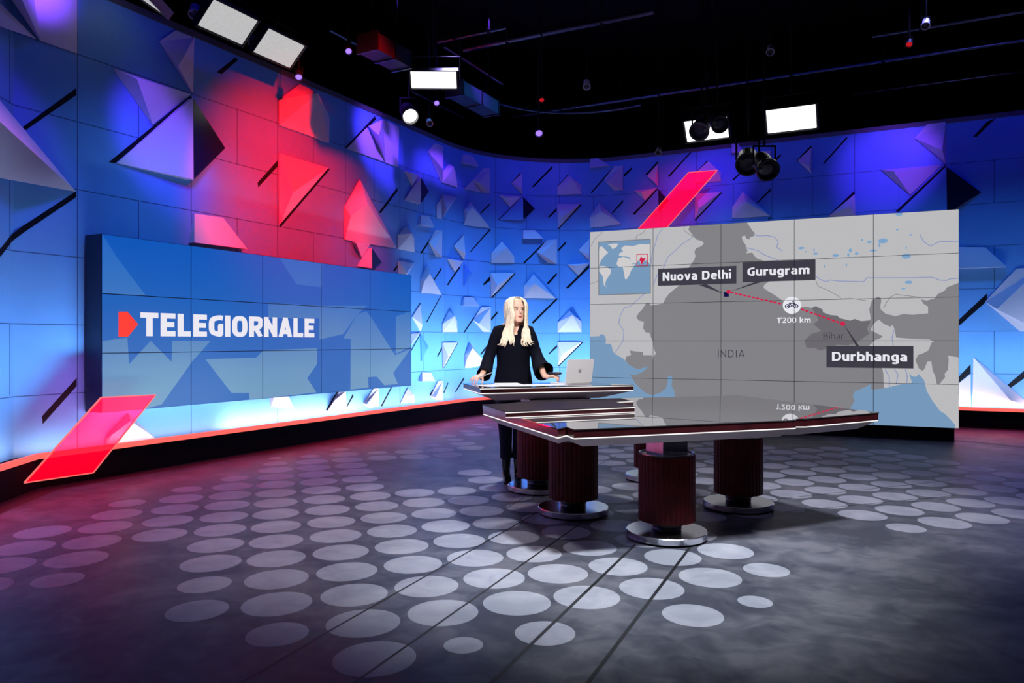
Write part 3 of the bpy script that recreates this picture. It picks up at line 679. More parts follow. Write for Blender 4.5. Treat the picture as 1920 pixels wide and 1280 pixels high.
MAPP={
'sea_w':[(-0.016,1.66),(0.149,1.655),(0.185,1.621),(0.231,1.629),(0.267,1.691),(0.258,1.769),(0.348,1.778),(0.375,1.874),(0.402,1.926),(0.545,2.003),(0.634,2.097),(0.792,2.164),(0.913,2.119),(1.357,2.223),(1.407,2.793),(-0.016,2.847)],
'india':[(1.573,-0.004),(2.391,-0.001),(2.43,0.058),(2.468,0.125),(2.507,0.168),(2.492,0.207),(2.437,0.22),(2.43,0.252),(2.391,0.242),(2.367,0.192),(2.321,0.205),(2.336,0.271),(2.375,0.322),(2.383,0.379),(2.406,0.405),(2.386,0.452),(2.468,0.448),(2.499,0.498),(2.546,0.541),(2.622,0.568),(2.729,0.701),(2.698,0.876),(2.638,0.914),(2.622,0.962),(2.698,1.02),(2.789,1.078),(2.88,1.152),(3.135,1.253),(3.194,1.246),(3.274,1.263),(3.325,1.24),(3.369,1.265),(3.412,1.289),(3.419,1.328),(3.512,1.368),(3.598,1.377),(3.64,1.416),(3.711,1.433),(3.767,1.449),(3.823,1.426),(3.906,1.458),(3.989,1.451),(4.024,1.429),(4.003,1.299),(4.037,1.178),(4.106,1.126),(4.14,1.135),(4.153,1.181),(4.14,1.256),(4.147,1.302),(4.208,1.363),(4.329,1.395),(4.422,1.366),(4.528,1.38),(4.712,1.363),(4.712,1.274),(4.659,1.236),(4.627,1.176),(4.699,1.193),(4.789,1.165),(4.828,1.107),(4.905,1.065),(4.931,1.022),(5.083,0.96),(5.083,1.726),(5.074,1.983),(4.555,2.704),(4.072,2.832),(3.739,2.994),(2.686,3.162),(1.357,2.812),(1.348,2.593),(1.34,2.493),(1.298,2.409),(1.31,2.274),(1.272,2.255),(1.225,2.293),(1.242,2.36),(1.208,2.454),(1.12,2.524),(1.0,2.561),(0.913,2.538),(0.827,2.472),(0.739,2.388),(0.687,2.303),(0.657,2.252),(0.722,2.26),(0.827,2.223),(0.91,2.162),(0.922,2.111),(1.008,2.041),(1.017,1.973),(1.06,1.922),(1.026,1.854),(1.008,1.735),(1.0,1.724),(0.957,1.605),(0.896,1.596),(0.861,1.536),(0.87,1.433),(0.792,1.415),(0.753,1.363),(0.792,1.295),(0.844,1.244),(0.905,1.151),(0.948,1.144),(0.983,1.187),(1.171,1.157),(1.205,1.081),(1.256,1.015),(1.357,0.933),(1.424,0.885),(1.557,0.622),(1.631,0.525),(1.655,0.459),(1.639,0.392),(1.664,0.343),(1.745,0.314),(1.778,0.274),(1.754,0.24),(1.664,0.21),(1.623,0.157),(1.548,0.053)],
'kutch':[(0.648,1.876),(0.722,1.889),(0.853,1.897),(0.861,1.949),(1.0,1.948),(1.014,2.041),(0.948,2.102),(0.879,2.137),(0.792,2.166),(0.722,2.148),(0.634,2.097),(0.577,2.032),(0.589,1.977),(0.669,1.945)],
'bangla':[(4.039,1.537),(4.072,1.483),(4.121,1.438),(4.186,1.502),(4.267,1.539),(4.291,1.512),(4.315,1.575),(4.332,1.684),(4.523,1.702),(4.727,1.711),(4.782,1.738),(4.75,1.756),(4.719,1.854),(4.649,1.898),(4.594,1.917),(4.563,1.988),(4.602,2.095),(4.641,2.13),(4.665,2.112),(4.704,2.005),(4.75,2.004),(4.766,2.128),(4.797,2.199),(4.813,2.304),(4.859,2.321),(4.913,2.267),(4.905,2.161),(4.943,2.108),(4.951,1.967),(4.936,1.923),(5.074,1.948),(5.074,2.946),(4.867,2.957),(4.68,2.521),(4.555,2.31),(4.235,2.39),(4.183,2.364),(4.178,2.174),(4.162,2.101),(4.006,1.793),(4.072,1.72),(4.129,1.702),(4.173,1.669),(4.022,1.583)],
'bay':[(3.671,3.016),(3.739,2.717),(3.773,2.651),(3.823,2.558),(3.798,2.494),(3.823,2.429),(3.906,2.39),(4.022,2.323),(4.03,2.396),(4.186,2.377),(4.396,2.314),(4.523,2.293),(4.491,2.168),(4.452,2.115),(4.523,2.204),(4.57,2.212),(4.602,2.172),(4.665,2.254),(4.696,2.396),(4.758,2.519),(4.851,2.657),(4.913,2.699),(5.02,2.826),(5.035,2.948)],
'bihar':[(3.274,1.263),(3.325,1.24),(3.412,1.289),(3.419,1.328),(3.512,1.368),(3.598,1.377),(3.64,1.416),(3.711,1.433),(3.767,1.449),(3.823,1.426),(3.906,1.458),(3.989,1.451),(4.024,1.464),(3.975,1.558),(4.003,1.634),(3.973,1.656),(3.89,1.72),(3.739,1.793),(3.603,1.784),(3.397,1.86),(3.38,1.869),(3.311,1.826),(3.206,1.832),(3.179,1.719),(3.276,1.625),(3.397,1.592),(3.293,1.494),(3.363,1.438)],
'inset':[(0.145,0.17),(0.97,0.168),(0.974,0.999),(0.149,1.004)],
'w_na':[(0.153,0.319),(0.16,0.246),(0.204,0.24),(0.249,0.289),(0.303,0.344),(0.24,0.394),(0.185,0.461),(0.153,0.53)],
'w_gr':[(0.294,0.218),(0.384,0.204),(0.465,0.21),(0.438,0.264),(0.375,0.292),(0.339,0.238)],
'w_ea':[(0.474,0.404),(0.483,0.361),(0.545,0.338),(0.51,0.285),(0.572,0.245),(0.704,0.26),(0.809,0.235),(0.965,0.243),(0.965,0.555),(0.922,0.485),(0.879,0.5),(0.83,0.551),(0.792,0.479),(0.739,0.529),(0.672,0.534),(0.651,0.43),(0.545,0.408)],
'w_af':[(0.438,0.525),(0.465,0.439),(0.545,0.416),(0.643,0.455),(0.687,0.544),(0.739,0.537),(0.669,0.638),(0.643,0.706),(0.598,0.773),(0.572,0.764),(0.554,0.651),(0.536,0.572),(0.465,0.569)],
'w_sa':[(0.156,0.548),(0.249,0.552),(0.348,0.608),(0.339,0.677),(0.276,0.762),(0.249,0.84),(0.28,0.888),(0.231,0.848),(0.213,0.708),(0.156,0.636)],
'w_in':[(0.8,0.48),(0.827,0.421),(0.853,0.456),(0.905,0.45),(0.879,0.492),(0.835,0.558),(0.818,0.506)],
'box_red':[(0.762,0.392),(0.927,0.395),(0.927,0.572),(0.762,0.573)],
'lab_nd':[(1.091,0.628),(2.247,0.63),(2.247,0.889),(1.091,0.887)],
'lab_gu':[(2.333,0.58),(3.321,0.583),(3.321,0.869),(2.333,0.877)],
'lab_du':[(3.463,1.798),(4.539,1.801),(4.539,2.1),(3.463,2.1)],
'ptr_nd':[(1.705,0.894),(1.819,0.885),(2.076,1.039)],
'ptr_gu':[(2.515,0.87),(2.638,0.867),(2.155,1.005)],
'ptr_du':[(3.675,1.482),(3.84,1.802),(3.881,1.802)],
't_nd':[(1.162,0.809),(2.171,0.821),(1.171,0.687)],
't_gu':[(2.402,0.782),(3.242,0.785),(2.409,0.672)],
't_du':[(3.535,2.01),(4.464,2.004),(3.535,1.883)],
't_km':[(2.811,1.47),(3.258,1.474),(2.811,1.395)],
't_in':[(1.983,1.97),(2.363,1.968),(1.983,1.863)],
't_bi':[(3.423,1.706),(3.692,1.71),(3.423,1.616)],
'bike':[(3.01,1.222),(3.132,1.224)],
'dot1':[(2.135,1.005)],
'dot2':[(3.671,1.491)],
'sq':[(2.071,1.008),(2.14,1.079)],
'dash':[(2.163,1.014),(2.88,1.203),(3.132,1.279),(3.64,1.481)],
}
RIVERS=[[(1.162,0.021),(1.086,0.11),(1.051,0.244),(1.0,0.378),(0.983,0.496),(1.014,0.634)],[(1.631,0.166),(1.457,0.265),(1.357,0.361),(1.239,0.457),(1.171,0.623),(1.086,0.705),(1.017,0.873)],[(0.879,1.005),(0.739,1.122),(0.651,1.198),(0.563,1.214),(0.492,1.342),(0.474,1.464),(0.554,1.568),(0.545,1.724),(0.492,1.804),(0.402,1.926)],[(2.484,0.19),(2.576,0.212),(2.668,0.209),(2.774,0.239),(2.827,0.306),(2.805,0.385),(2.88,0.444)],[(2.386,0.371),(2.546,0.42),(2.638,0.488),(2.714,0.524),(2.82,0.569)],[(3.325,0.818),(3.383,0.867),(3.455,0.9),(3.512,0.879),(3.626,0.898),(3.934,0.916),(3.975,0.864),(4.462,0.881),(4.763,0.884),(4.841,0.923),(4.918,0.933),(4.969,0.913),(5.064,0.909)],[(4.614,0.306),(4.659,0.405),(4.738,0.468),(4.841,0.415),(5.064,0.42)],[(4.307,1.584),(4.283,1.684),(4.299,1.792)],[(4.202,2.119),(4.251,2.227),(4.251,2.354)],[(4.315,2.117),(4.356,2.189),(4.332,2.316)],[(4.444,2.115),(4.467,2.205),(4.46,2.295)]]
BORDERS=[[(0.204,0.015),(0.076,0.122),(0.02,0.225)],[(0.896,0.013),(0.861,0.063),(0.757,0.108),(0.748,0.151)],[(3.325,0.881),(3.354,0.96),(3.491,1.026),(3.598,1.091),(3.654,1.146),(3.767,1.141),(3.962,1.176)],[(4.181,1.287),(4.221,1.197),(4.262,1.138),(4.329,1.097),(4.436,1.119),(4.62,1.146)],[(1.49,0.008),(1.482,0.066),(1.573,0.138),(1.623,0.162)],[(0.011,0.824),(0.14,0.781)]]
LAKES=[(3.135,0.414,0.044,0.018),(3.194,0.47,0.018,0.011),(3.303,0.449,0.012,0.02),(3.322,0.502,0.036,0.016),(3.581,0.54,0.045,0.021),(3.767,0.48,0.02,0.032),(3.742,0.54,0.014,0.029),(3.847,0.527,0.027,0.019),(3.913,0.342,0.017,0.014),(4.006,0.377,0.034,0.017),(4.174,0.368,0.061,0.037),(4.13,0.422,0.011,0.034),(4.055,0.494,0.049,0.015),(4.346,0.226,0.018,0.013),(4.505,0.307,0.018,0.013),(4.453,0.473,0.008,0.027),(4.456,0.589,0.059,0.035),(4.369,0.021,0.047,0.022),(3.438,0.685,0.011,0.022),(3.718,0.678,0.011,0.022),(4.482,0.941,0.048,0.023),(4.42,1.025,0.026,0.011)]
TGP={
'l1':[(0.008,1.033),(0.269,1.001),(0.287,1.265),(0.528,1.032),(0.773,1.252),(0.781,1.032),(1.274,1.032),(1.028,1.258),(0.656,1.694),(0.452,1.728),(0.008,1.74)],
'l2':[(1.204,1.235),(1.564,1.63),(1.825,1.646),(1.825,1.774),(2.032,1.727),(2.958,1.707),(2.788,1.514),(2.971,1.332),(2.971,1.127),(2.043,1.145),(1.932,1.23)],
'l3':[(0.008,0.007),(0.008,0.57),(0.476,0.575),(0.158,0.213)],
'l4':[(2.122,0.569),(2.122,0.758),(3.011,0.734),(3.011,1.015),(3.487,0.936),(3.786,0.653),(4.005,0.524),(3.038,0.565)],
'k1':[(3.786,0.653),(3.487,0.994),(3.641,1.003),(3.635,1.709),(4.031,1.702),(4.011,1.553),(4.216,1.551),(4.399,1.689),(4.73,1.684),(4.613,1.514),(5.06,1.154),(4.659,1.247),(4.085,0.684),(3.973,0.606)],
'k2':[(4.677,0.656),(4.677,1.226),(5.06,1.121),(5.06,0.567)],
'l5':[(2.307,0.008),(2.598,0.313),(3.065,0.319),(3.065,-0.0)],
'logo':[(0.174,0.746),(0.268,0.742),(0.387,0.866),(0.274,0.993),(0.174,0.993)],
'txt':[(0.411,0.99),(2.918,0.974),(0.411,0.743)],
}
# ------------------------------------------------------------------ video walls
XH = 0.74
def smooth_line(pts, k=6):
    if len(pts) < 3: return [Vector(p) for p in pts]
    P_ = [Vector(p) for p in pts]
    P_ = [P_[0] * 2 - P_[1]] + P_ + [P_[-1] * 2 - P_[-2]]
    out = []
    for i in range(1, len(P_) - 2):
        a, b, c, d = P_[i - 1:i + 3]
        for t in [j / k for j in range(k)]:
            out.append(0.5 * ((2 * b) + (c - a) * t + (2 * a - 5 * b + 4 * c - d) * t * t + (3 * b - a - 3 * c + d) * t ** 3))
    return out + [P_[-2]]
def loop_(cx, cy, rx, ry, pw=2.5):
    o = []
    for k in range(33):
        a = 2 * pi * k / 32
        o.append((cx + rx * math.copysign(abs(cos(a)) ** (2 / pw), cos(a)), cy + ry * math.copysign(abs(sin(a)) ** (2 / pw), sin(a))))
    return o
def glyph(ch, h):
    """centre lines of a sans serif letter, cap height 1, stroke half width h; ('s', ..) smooth, ('l', ..) straight"""
    t, b = 1 - h, h
    x = XH - h
    if ch == 'I': return [('l', [(h, 0), (h, 1)])], 2 * h
    if ch == 'T': return [('l', [(0, t), (.62, t)]), ('l', [(.31, 0), (.31, t)])], .62
    if ch == 'E': return [('l', [(h, 0), (h, 1)]), ('l', [(h, b), (.54, b)]), ('l', [(h, .51), (.50, .51)]), ('l', [(h, t), (.54, t)])], .54
    if ch == 'L': return [('l', [(h, 0), (h, 1)]), ('l', [(h, b), (.52, b)])], .52
    if ch == 'G': return [('s', [(.58, t - .02), (.45, t), (.30, t - .03), (h + .03, .76), (h, .5), (h + .03, .24), (.30, b + .03), (.45, b), (.60 - h + .02, b + .03)]), ('l', [(.60 - h, b - .02), (.60 - h, .52)]), ('l', [(.60, .49), (.40, .49)])], .60
    if ch == 'O': return [('s', loop_(.34, .5, .34 - h, .5 - h, 3))], .68
    if ch == 'R': return [('l', [(h, 0), (h, 1)]), ('s', [(h, t), (.34, t), (.50, .86), (.53, .68), (.47, .50), (.30, .43), (h, .43)]), ('l', [(.32, .43), (.53, 0)])], .62
    if ch == 'N': return [('l', [(h, 0), (h, 1)]), ('l', [(h, 1 - h), (.64 - h, h)]), ('l', [(.64 - h, 0), (.64 - h, 1)])], .64
    if ch == 'A': return [('l', [(h * .9, 0), (.34, 1)]), ('l', [(.34, 1), (.68 - h * .9, 0)]), ('l', [(.16, .27), (.52, .27)])], .68
    if ch == 'D': return [('l', [(h, 0), (h, 1)]), ('s', [(h, t), (.32, t), (.52, .82), (.60, .5), (.52, .18), (.32, b), (h, b)])], .68
    if ch == 'B': return [('l', [(h, 0), (h, 1)]), ('s', [(h, t), (.36, t), (.48, .86), (.46, .64), (.34, .53), (h, .53)]), ('s', [(h, .53), (.38, .51), (.53, .34), (.50, .15), (.36, b), (h, b)])], .60
    if ch == 'v': return [('l', [(h * .9, XH), (.28, 0)]), ('l', [(.28, 0), (.56 - h * .9, XH)])], .56
    if ch == 'u': return [('s', [(h, XH), (h, .30), (h + .06, .12), (.28, b), (.52 - h, b + .02)]), ('l', [(.52 - h, 0), (.52 - h, XH)])], .52
    if ch == 'o': return [('s', loop_(.29, XH / 2, .29 - h, XH / 2 - h + .01))], .58
    if ch == 'a': return [('s', [(.07, x - .01), (.24, x + .01), (.38, x - .05), (.50 - h, .46), (.50 - h, .0)]), ('s', [(.50 - h, .40), (.24, .40), (h + .01, .30), (h + .01, .17), (.22, b), (.50 - h, b + .02)])], .50
    if ch == 'e': return [('s', [(h, .37), (h + .05, .57), (.29, x + .01), (.46, .58), (.53 - h + .03, .40)]), ('l', [(h, .37), (.54, .37)]), ('s', [(h, .37), (h + .05, .17), (.30, b), (.51, b + .03)])], .56
    if ch == 'l': return [('s', [(h, 1.05), (h, .25), (h + .05, b + .01), (.24, b - .03)])], .24
    if ch == 'h': return [('l', [(h, 0), (h, 1.05)]), ('s', [(h, x - .08), (.25, x + .01), (.42, x - .06), (.52 - h, .42), (.52 - h, 0)])], .52
    if ch == 'i': return [('l', [(h, 0), (h, XH)]), ('l', [(h, .90), (h, 1.10)])], 2 * h
    if ch == 'r': return [('l', [(h, 0), (h, XH)]), ('s', [(h, x - .1), (.22, x - .01), (.38, x)])], .38
    if ch == 'g': return [('s', [(.53 - h, x - .01), (.30, x + .01), (h + .04, .58), (h, .37), (h + .05, .16), (.28, b), (.53 - h, b + .04)]), ('s', [(.53 - h, XH - .03), (.53 - h, .0), (.44, -.15), (.26, -.20), (.08, -.17)])], .53
    if ch == 'm': return [('l', [(h, 0), (h, XH)]), ('s', [(h, x - .06), (.25, x + .01), (.40, x - .05), (.44, .42), (.44, 0)]), ('s', [(.44, x - .06), (.62, x + .01), (.76, x - .05), (.84 - h, .42), (.84 - h, 0)])], .84
    if ch == 'n': return [('l', [(h, 0), (h, XH)]), ('s', [(h, x - .08), (.25, x + .01), (.42, x - .06), (.52 - h, .42), (.52 - h, 0)])], .52
    if ch == 'b': return [('l', [(h, 0), (h, 1.05)]), ('s', [(h, x - .02), (.30, x + .01), (.47, .57), (.56 - h, .37), (.47, .16), (.28, b), (h, b + .02)])], .56
    if ch == 'k': return [('l', [(h, 0), (h, 1.05)]), ('l', [(h, .34), (.50 - h * .6, XH)]), ('l', [(.22, .43), (.53 - h * .6, 0)])], .53
    if ch == '0': return [('s', loop_(.29, .5, .29 - h, .5 - h, 2.4))], .58
    if ch == '1': return [('l', [(.02, .80), (.26, .97)]), ('l', [(.27, 0), (.27, 1)])], .40
    if ch == '2': return [('s', [(.05, t - .07), (.24, t), (.42, t - .06), (.44, .66), (.30, .40), (.06, b)]), ('l', [(.03, b), (.53, b)])], .55
    if ch == "'": return [('l', [(.03, .74), (.09, 1.02)])], .12
    return [], .25

def clip(poly, ax, lim, keep_less):
    out = []
    for i in range(len(poly)):
        p, q = poly[i], poly[(i + 1) % len(poly)]
        dp, dq = (lim - p[ax], lim - q[ax]) if keep_less else (p[ax] - lim, q[ax] - lim)
        if dp >= 0: out.append(p)
        if (dp >= 0) != (dq >= 0):
            t = dp / (dp - dq)
            out.append(p.lerp(q, t))
    return out

class Picture:
    """flat picture made of coloured layers, cut into display panels; (u, v) metres from the top left corner"""
    def __init__(self):
        self.tri = []
        self.k = 0
    def layer(self): self.k += 1
    def tris(self, ts, mi):
        for t in ts: self.tri.append((t, mi, self.k))
    def poly(self, pts, mi):
        P3 = [Vector((x, y, 0)) for x, y in pts]
        for t in tessellate_polygon([P3]):
            self.tris([[Vector(pts[i]) for i in t]], mi)
    def line(self, pts, w, mi):
        pts = [Vector(p) for p in pts]
        for a, b in zip(pts, pts[1:]):
            d = (b - a)
            if d.length < 1e-6: continue
            n = Vector((-d.y, d.x)).normalized() * w / 2
            e = d.normalized() * w * 0.3
            self.tris([[a - n - e, b - n + e, b + n + e], [a - n - e, b + n + e, a + n - e]], mi)
    def disc(self, c, rx, ry, mi, n=28):
        c = Vector(c)
        r = [c + Vector((rx * cos(2 * pi * k / n), ry * sin(2 * pi * k / n))) for k in range(n)]
        self.tris([[c, r[k], r[(k + 1) % n]] for k in range(n)], mi)
    def ring(self, c, r0, r1, mi, n=24):
        c = Vector(c)
        d = [Vector((cos(2 * pi * k / n), sin(2 * pi * k / n))) for k in range(n + 1)]
        for k in range(n):
            a, b, e, f = c + d[k] * r0, c + d[k] * r1, c + d[k + 1] * r1, c + d[k + 1] * r0
            self.tris([[a, b, e], [a, e, f]], mi)
    def text(self, s, x0, x1, base, cap, mi, stroke=0.2, gap=0.10):
        h = stroke / 2
        total, items = 0.0, []
        for ch in s:
            g, adv = glyph(ch, h)
            items.append((total, g)); total += adv + gap
        total -= gap
        fx, fy = (x1 - x0) / total, base - cap
        for ox, g in items:
            for kind, pts in g:
                pl = smooth_line(pts) if kind == 's' else [Vector(p) for p in pts]
                n = len(pl)
                L_, R_ = [], []
                for i in range(n):
                    closed = (pl[0] - pl[-1]).length < 1e-6
                    a = pl[i - 1] if i > 0 else (pl[-2] if closed else pl[0])
                    c = pl[i + 1] if i < n - 1 else (pl[1] if closed else pl[-1])
                    d = (c - a).normalized()
                    m = Vector((-d.y, d.x)) * h
                    L_.append(pl[i] + m); R_.append(pl[i] - m)
                cv = lambda p: Vector((x0 + (ox + p.x) * fx, base - (min(1.1, max(0.0, p.y)) if kind == 'l' else p.y) * fy))
                for i in range(n - 1):
                    self.tris([[cv(L_[i]), cv(R_[i]), cv(R_[i + 1])], [cv(L_[i]), cv(R_[i + 1]), cv(L_[i + 1])]], mi)
    def build(self, cols, rows, w, h, gap, mats, parent, place):
        for r in range(rows):
            for c in range(cols):
                u0, u1, v0, v1 = c * w + gap, (c + 1) * w - gap, r * h + gap, (r + 1) * h - gap
                verts, faces, idx = [], [], []
                for t, mi, k in self.tri:
                    xs = [p.x for p in t]; ys = [p.y for p in t]
                    if max(xs) < u0 or min(xs) > u1 or max(ys) < v0 or min(ys) > v1: continue
                    p = [Vector(q) for q in t]
                    for ax, lim, less in ((0, u0, False), (0, u1, True), (1, v0, False), (1, v1, True)):
                        p = clip(p, ax, lim, less) if len(p) >= 3 else []
                    if len(p) < 3: continue
                    area_ = sum(p[i].x * p[(i + 1) % len(p)].y - p[(i + 1) % len(p)].x * p[i].y for i in range(len(p)))
                    if abs(area_) < 1e-9: continue
                    if area_ > 0: p = p[::-1]
                    i0 = len(verts)
                    verts += [place(q.x, q.y, 0.004 + 0.0005 * k) for q in p]
                    faces.append(tuple(range(i0, i0 + len(p)))); idx.append(mi)
                # rim of the panel
                i0 = len(verts)
                cs = ((u0, v0), (u1, v0), (u1, v1), (u0, v1))
                verts += [place(u, v, 0.0045) for u, v in cs] + [place(u, v, 0.0) for u, v in cs]
                for a in range(4):
                    b = (a + 1) % 4
                    faces.append((i0 + a, i0 + b, i0 + 4 + b, i0 + 4 + a)); idx.append(len(mats) - 1)
                raw('display_panel', verts, faces, mats, parent, None, idx)

def screen_frame(A2, B2, ztop):
    A2, B2 = Vector(A2), Vector(B2)
    d = (B2 - A2).normalized()
    n = Vector((d.y, -d.x))
    def place(u, v, off):
        q = d * u + n * off
        return Vector((q.x, q.y, -v))
    return Vector((A2.x, A2.y, ztop)), d, n, place

def cabinet(parent, place, W_, H_, depth, name='cabinet', m=None):
    v = [place(u, vv, o) for o in (0.0, -depth) for u, vv in ((0, 0), (W_, 0), (W_, H_), (0, H_))]
    raw(name, v, [(0, 1, 2, 3), (7, 6, 5, 4), (0, 4, 5, 1), (1, 5, 6, 2), (2, 6, 7, 3), (3, 7, 4, 0)], m or M['cabinet'], parent)
M['cabinet'] = mat('screen_cabinet_navy', (0.006, 0.008, 0.045), 0.4)
M['rim'] = mat('screen_rim_black', (0.004, 0.004, 0.008), 0.5)

# map screen on the right -------------------------------------------------
org, d_, n_, place = screen_frame((1.237, 11.86), (5.872, 9.81), 3.058)
mp = empty('video_wall', org, 'large video wall on the right showing a grey map of northern India', 'screen')
cabinet(mp, place, 5.068, 2.88, 0.16)
C_ = [lin(186, 186, 189), lin(118, 152, 186), lin(130, 130, 134), lin(108, 106, 111), lin(62, 60, 71), lin(232, 232, 240), lin(205, 35, 75), lin(16, 14, 68), lin(140, 150, 190), lin(120, 120, 122), lin(205, 203, 204), lin(122, 162, 200)]
MM = [emit('map_light_land', C_[0]), emit('map_sea', C_[1]), emit('map_india', C_[2]), emit('map_state', C_[3]), emit('map_label_box', C_[4]), emit('map_white', C_[5], 1.0), emit('map_red', C_[6]),
      emit('map_navy', C_[7]), emit('map_river', C_[8]), emit('map_border', C_[9]), emit('map_inset_land', C_[10]), emit('map_lake', C_[11]), M['rim']]
P = Picture(); Q = MAPP
P.poly([(0, 0), (5.068, 0), (5.068, 2.88), (0, 2.88)], 0); P.layer()
P.poly(Q['sea_w'], 1); P.layer()
P.poly(Q['india'], 2); P.layer()
P.poly(Q['kutch'], 2); P.poly(Q['bangla'], 0); P.layer()
P.poly(Q['bay'], 1); P.poly(Q['bihar'], 3)
for a, b, rx, ry in LAKES: P.disc((a, b), rx, ry, 11, 7)
P.poly([Q['inset'][i] for i in range(4)], 1); P.layer()
for r in RIVERS: P.line(r, 0.012, 8)
for r in BORDERS: P.line(r, 0.007, 9)
for k in ('w_na', 'w_gr', 'w_ea', 'w_af', 'w_sa'): P.poly(Q[k], 10)
P.layer()
P.line(Q['inset'] + Q['inset'][:1], 0.012, 9); P.line(Q['box_red'] + Q['box_red'][:1], 0.013, 6); P.poly(Q['w_in'], 6)
for k in ('lab_nd', 'lab_gu', 'lab_du'):
    xs = [p[0] for p in Q[k]]; ys = [p[1] for p in Q[k]]
    a, b, c, e = (xs[0] + xs[3]) / 2, (xs[1] + xs[2]) / 2, (ys[0] + ys[1]) / 2, (ys[2] + ys[3]) / 2
    P.poly([(a, c), (b, c), (b, e), (a, e)], 4)
for k in ('ptr_nd', 'ptr_gu', 'ptr_du'): P.poly(Q[k], 4)
for a, b, n in ((Q['dash'][0], Q['dash'][1], 12), (Q['dash'][2], Q['dash'][3], 9)):
    a, b = Vector(a), Vector(b)
    for i in range(n): P.line([a.lerp(b, (i + .12) / n), a.lerp(b, (i + .62) / n)], 0.024, 6)
P.text('INDIA', Q['t_in'][0][0], Q['t_in'][1][0], Q['t_in'][0][1], Q['t_in'][2][1], 4, 0.09, 0.22)
P.text('Bihar', Q['t_bi'][0][0], Q['t_bi'][1][0], Q['t_bi'][0][1], Q['t_bi'][2][1], 4, 0.10, 0.14)
P.layer()
(x0, y0), (x1, y1) = Q['sq']
P.poly([(x0, y0), (x1, y0), (x1, y1), (x0, y1)], 7)
bc = Vector(Q['bike'][0]); br = Q['bike'][1][0] - bc.x
P.disc(bc, br, br, 5, 40)
for k, t, b in (('t_nd', 'Nuova Delhi', 0.19), ('t_gu', 'Gurugram', 0.19), ('t_du', 'Durbhanga', 0.19), ('t_km', "1'200 km", 0.155)):
    x0 = Q[k][0][0]; x1 = Q[k][1][0]
    cap = Q[k][2][1] if k != 't_gu' else Q[k][0][1] - 0.103
    P.text(t, x0, x1, (Q[k][0][1] + Q[k][1][1]) / 2, cap if k != 't_gu' else (Q[k][0][1] + Q[k][1][1]) / 2 - 0.120, 5, b)
P.layer()
P.disc(Q['dot1'][0], 0.03, 0.03, 6); P.disc(Q['dot2'][0], 0.032, 0.032, 6)
u = br / 83.0
wl, wr = bc + Vector((-42, 10)) * u, bc + Vector((36, 10)) * u
for w in (wl, wr): P.ring(w, 14 * u, 22 * u, 7); P.disc(w, 5 * u, 5 * u, 7, 10)
for a, b in (((-42, 10), (-18, -18)), ((-18, -18), (0, 12)), ((0, 12), (-42, 10)), ((0, 12), (22, -20)), ((-18, -18), (20, -18)), ((18, -32), (36, 10)), ((18, -32), (4, -34)), ((-30, -22), (-10, -22))):
    P.line([bc + Vector(a) * u, bc + Vector(b) * u], 7 * u, 7)
P.build(5, 5, 1.0136, 0.576, 0.003, MM, mp, place)
bm = bmesh.new()
q0, q1 = place(0.05, 2.88, -0.03), place(5.02, 2.88, -0.15)
dx_ = Vector((d_.x, d_.y, 0)); nx_ = Vector((n_.x, n_.y, 0))
box(bm, ((q0.x + q1.x) / 2, (q0.y + q1.y) / 2, -2.88 - 0.0885), (4.97, 0.12, 0.177), Matrix((dx_, Vector((-dx_.y, dx_.x, 0)), Vector((0, 0, 1)))).transposed())
obj('support_base', bm, M['black'], mp)

# title screen on the left ------------------------------------------------
org, d_, n_, place = screen_frame((-3.96, 7.2), (-1.578, 11.69), 2.359)
ts = empty('video_wall', org, 'deep box video wall on the left reading TELEGIORNALE in white on blue', 'screen')
cabinet(ts, place, 5.083, 1.728, 0.25)
T = TGP
MM = [emit('title_blue_top', lin(10, 84, 182)), emit('title_blue_mid', lin(46, 106, 186)), emit('title_blue_low', lin(88, 134, 188)), emit('title_logo_red', lin(255, 56, 40)), emit('title_white', lin(234, 231, 240)),
      emit('title_blue_deep', lin(38, 98, 182)), emit('title_blue_haze', lin(104, 146, 188)), emit('title_blue_soft', lin(62, 120, 192)), M['rim']]
# moving-sky backdrop of the title picture: soft node-made drift between the blues of the picture
def sky_emit(name, stops, s=1.0):
    m, N, L, Pn = new_mat(name)
    Pn.inputs['Base Color'].default_value = (0.01, 0.01, 0.01, 1)
    Pn.inputs['Specular IOR Level'].default_value = 0.2
    tc = N.new('ShaderNodeTexCoord'); sp = N.new('ShaderNodeSeparateXYZ'); nz = N.new('ShaderNodeTexNoise')
    nz.inputs['Scale'].default_value = 0.9
    L.new(tc.outputs['Object'], sp.inputs[0]); L.new(tc.outputs['Object'], nz.inputs['Vector'])
    md = N.new('ShaderNodeMath'); md.operation = 'MULTIPLY_ADD'; md.inputs[1].default_value = -1 / 1.728; md.inputs[2].default_value = -0.1
    L.new(sp.outputs['Z'], md.inputs[0])
    m2 = N.new('ShaderNodeMath'); m2.operation = 'MULTIPLY_ADD'; m2.inputs[1].default_value = 0.2
    L.new(nz.outputs['Fac'], m2.inputs[0]); L.new(md.outputs[0], m2.inputs[2])
    r = N.new('ShaderNodeValToRGB')
    e = r.color_ramp.elements
    e[0].position, e[0].color = stops[0][0], (*stops[0][1], 1)
    e[1].position, e[1].color = stops[-1][0], (*stops[-1][1], 1)
    for p_, c in stops[1:-1]:
        k = e.new(p_); k.color = (*c, 1)
    L.new(m2.outputs[0], r.inputs[0]); L.new(r.outputs[0], Pn.inputs['Emission Color'])
    Pn.inputs['Emission Strength'].default_value = s
    return m
MM[0] = sky_emit('title_picture_dark', [(0.0, lin(8, 84, 184)), (0.35, lin(26, 94, 184)), (0.6, lin(44, 100, 184)), (1.0, lin(48, 102, 180))])
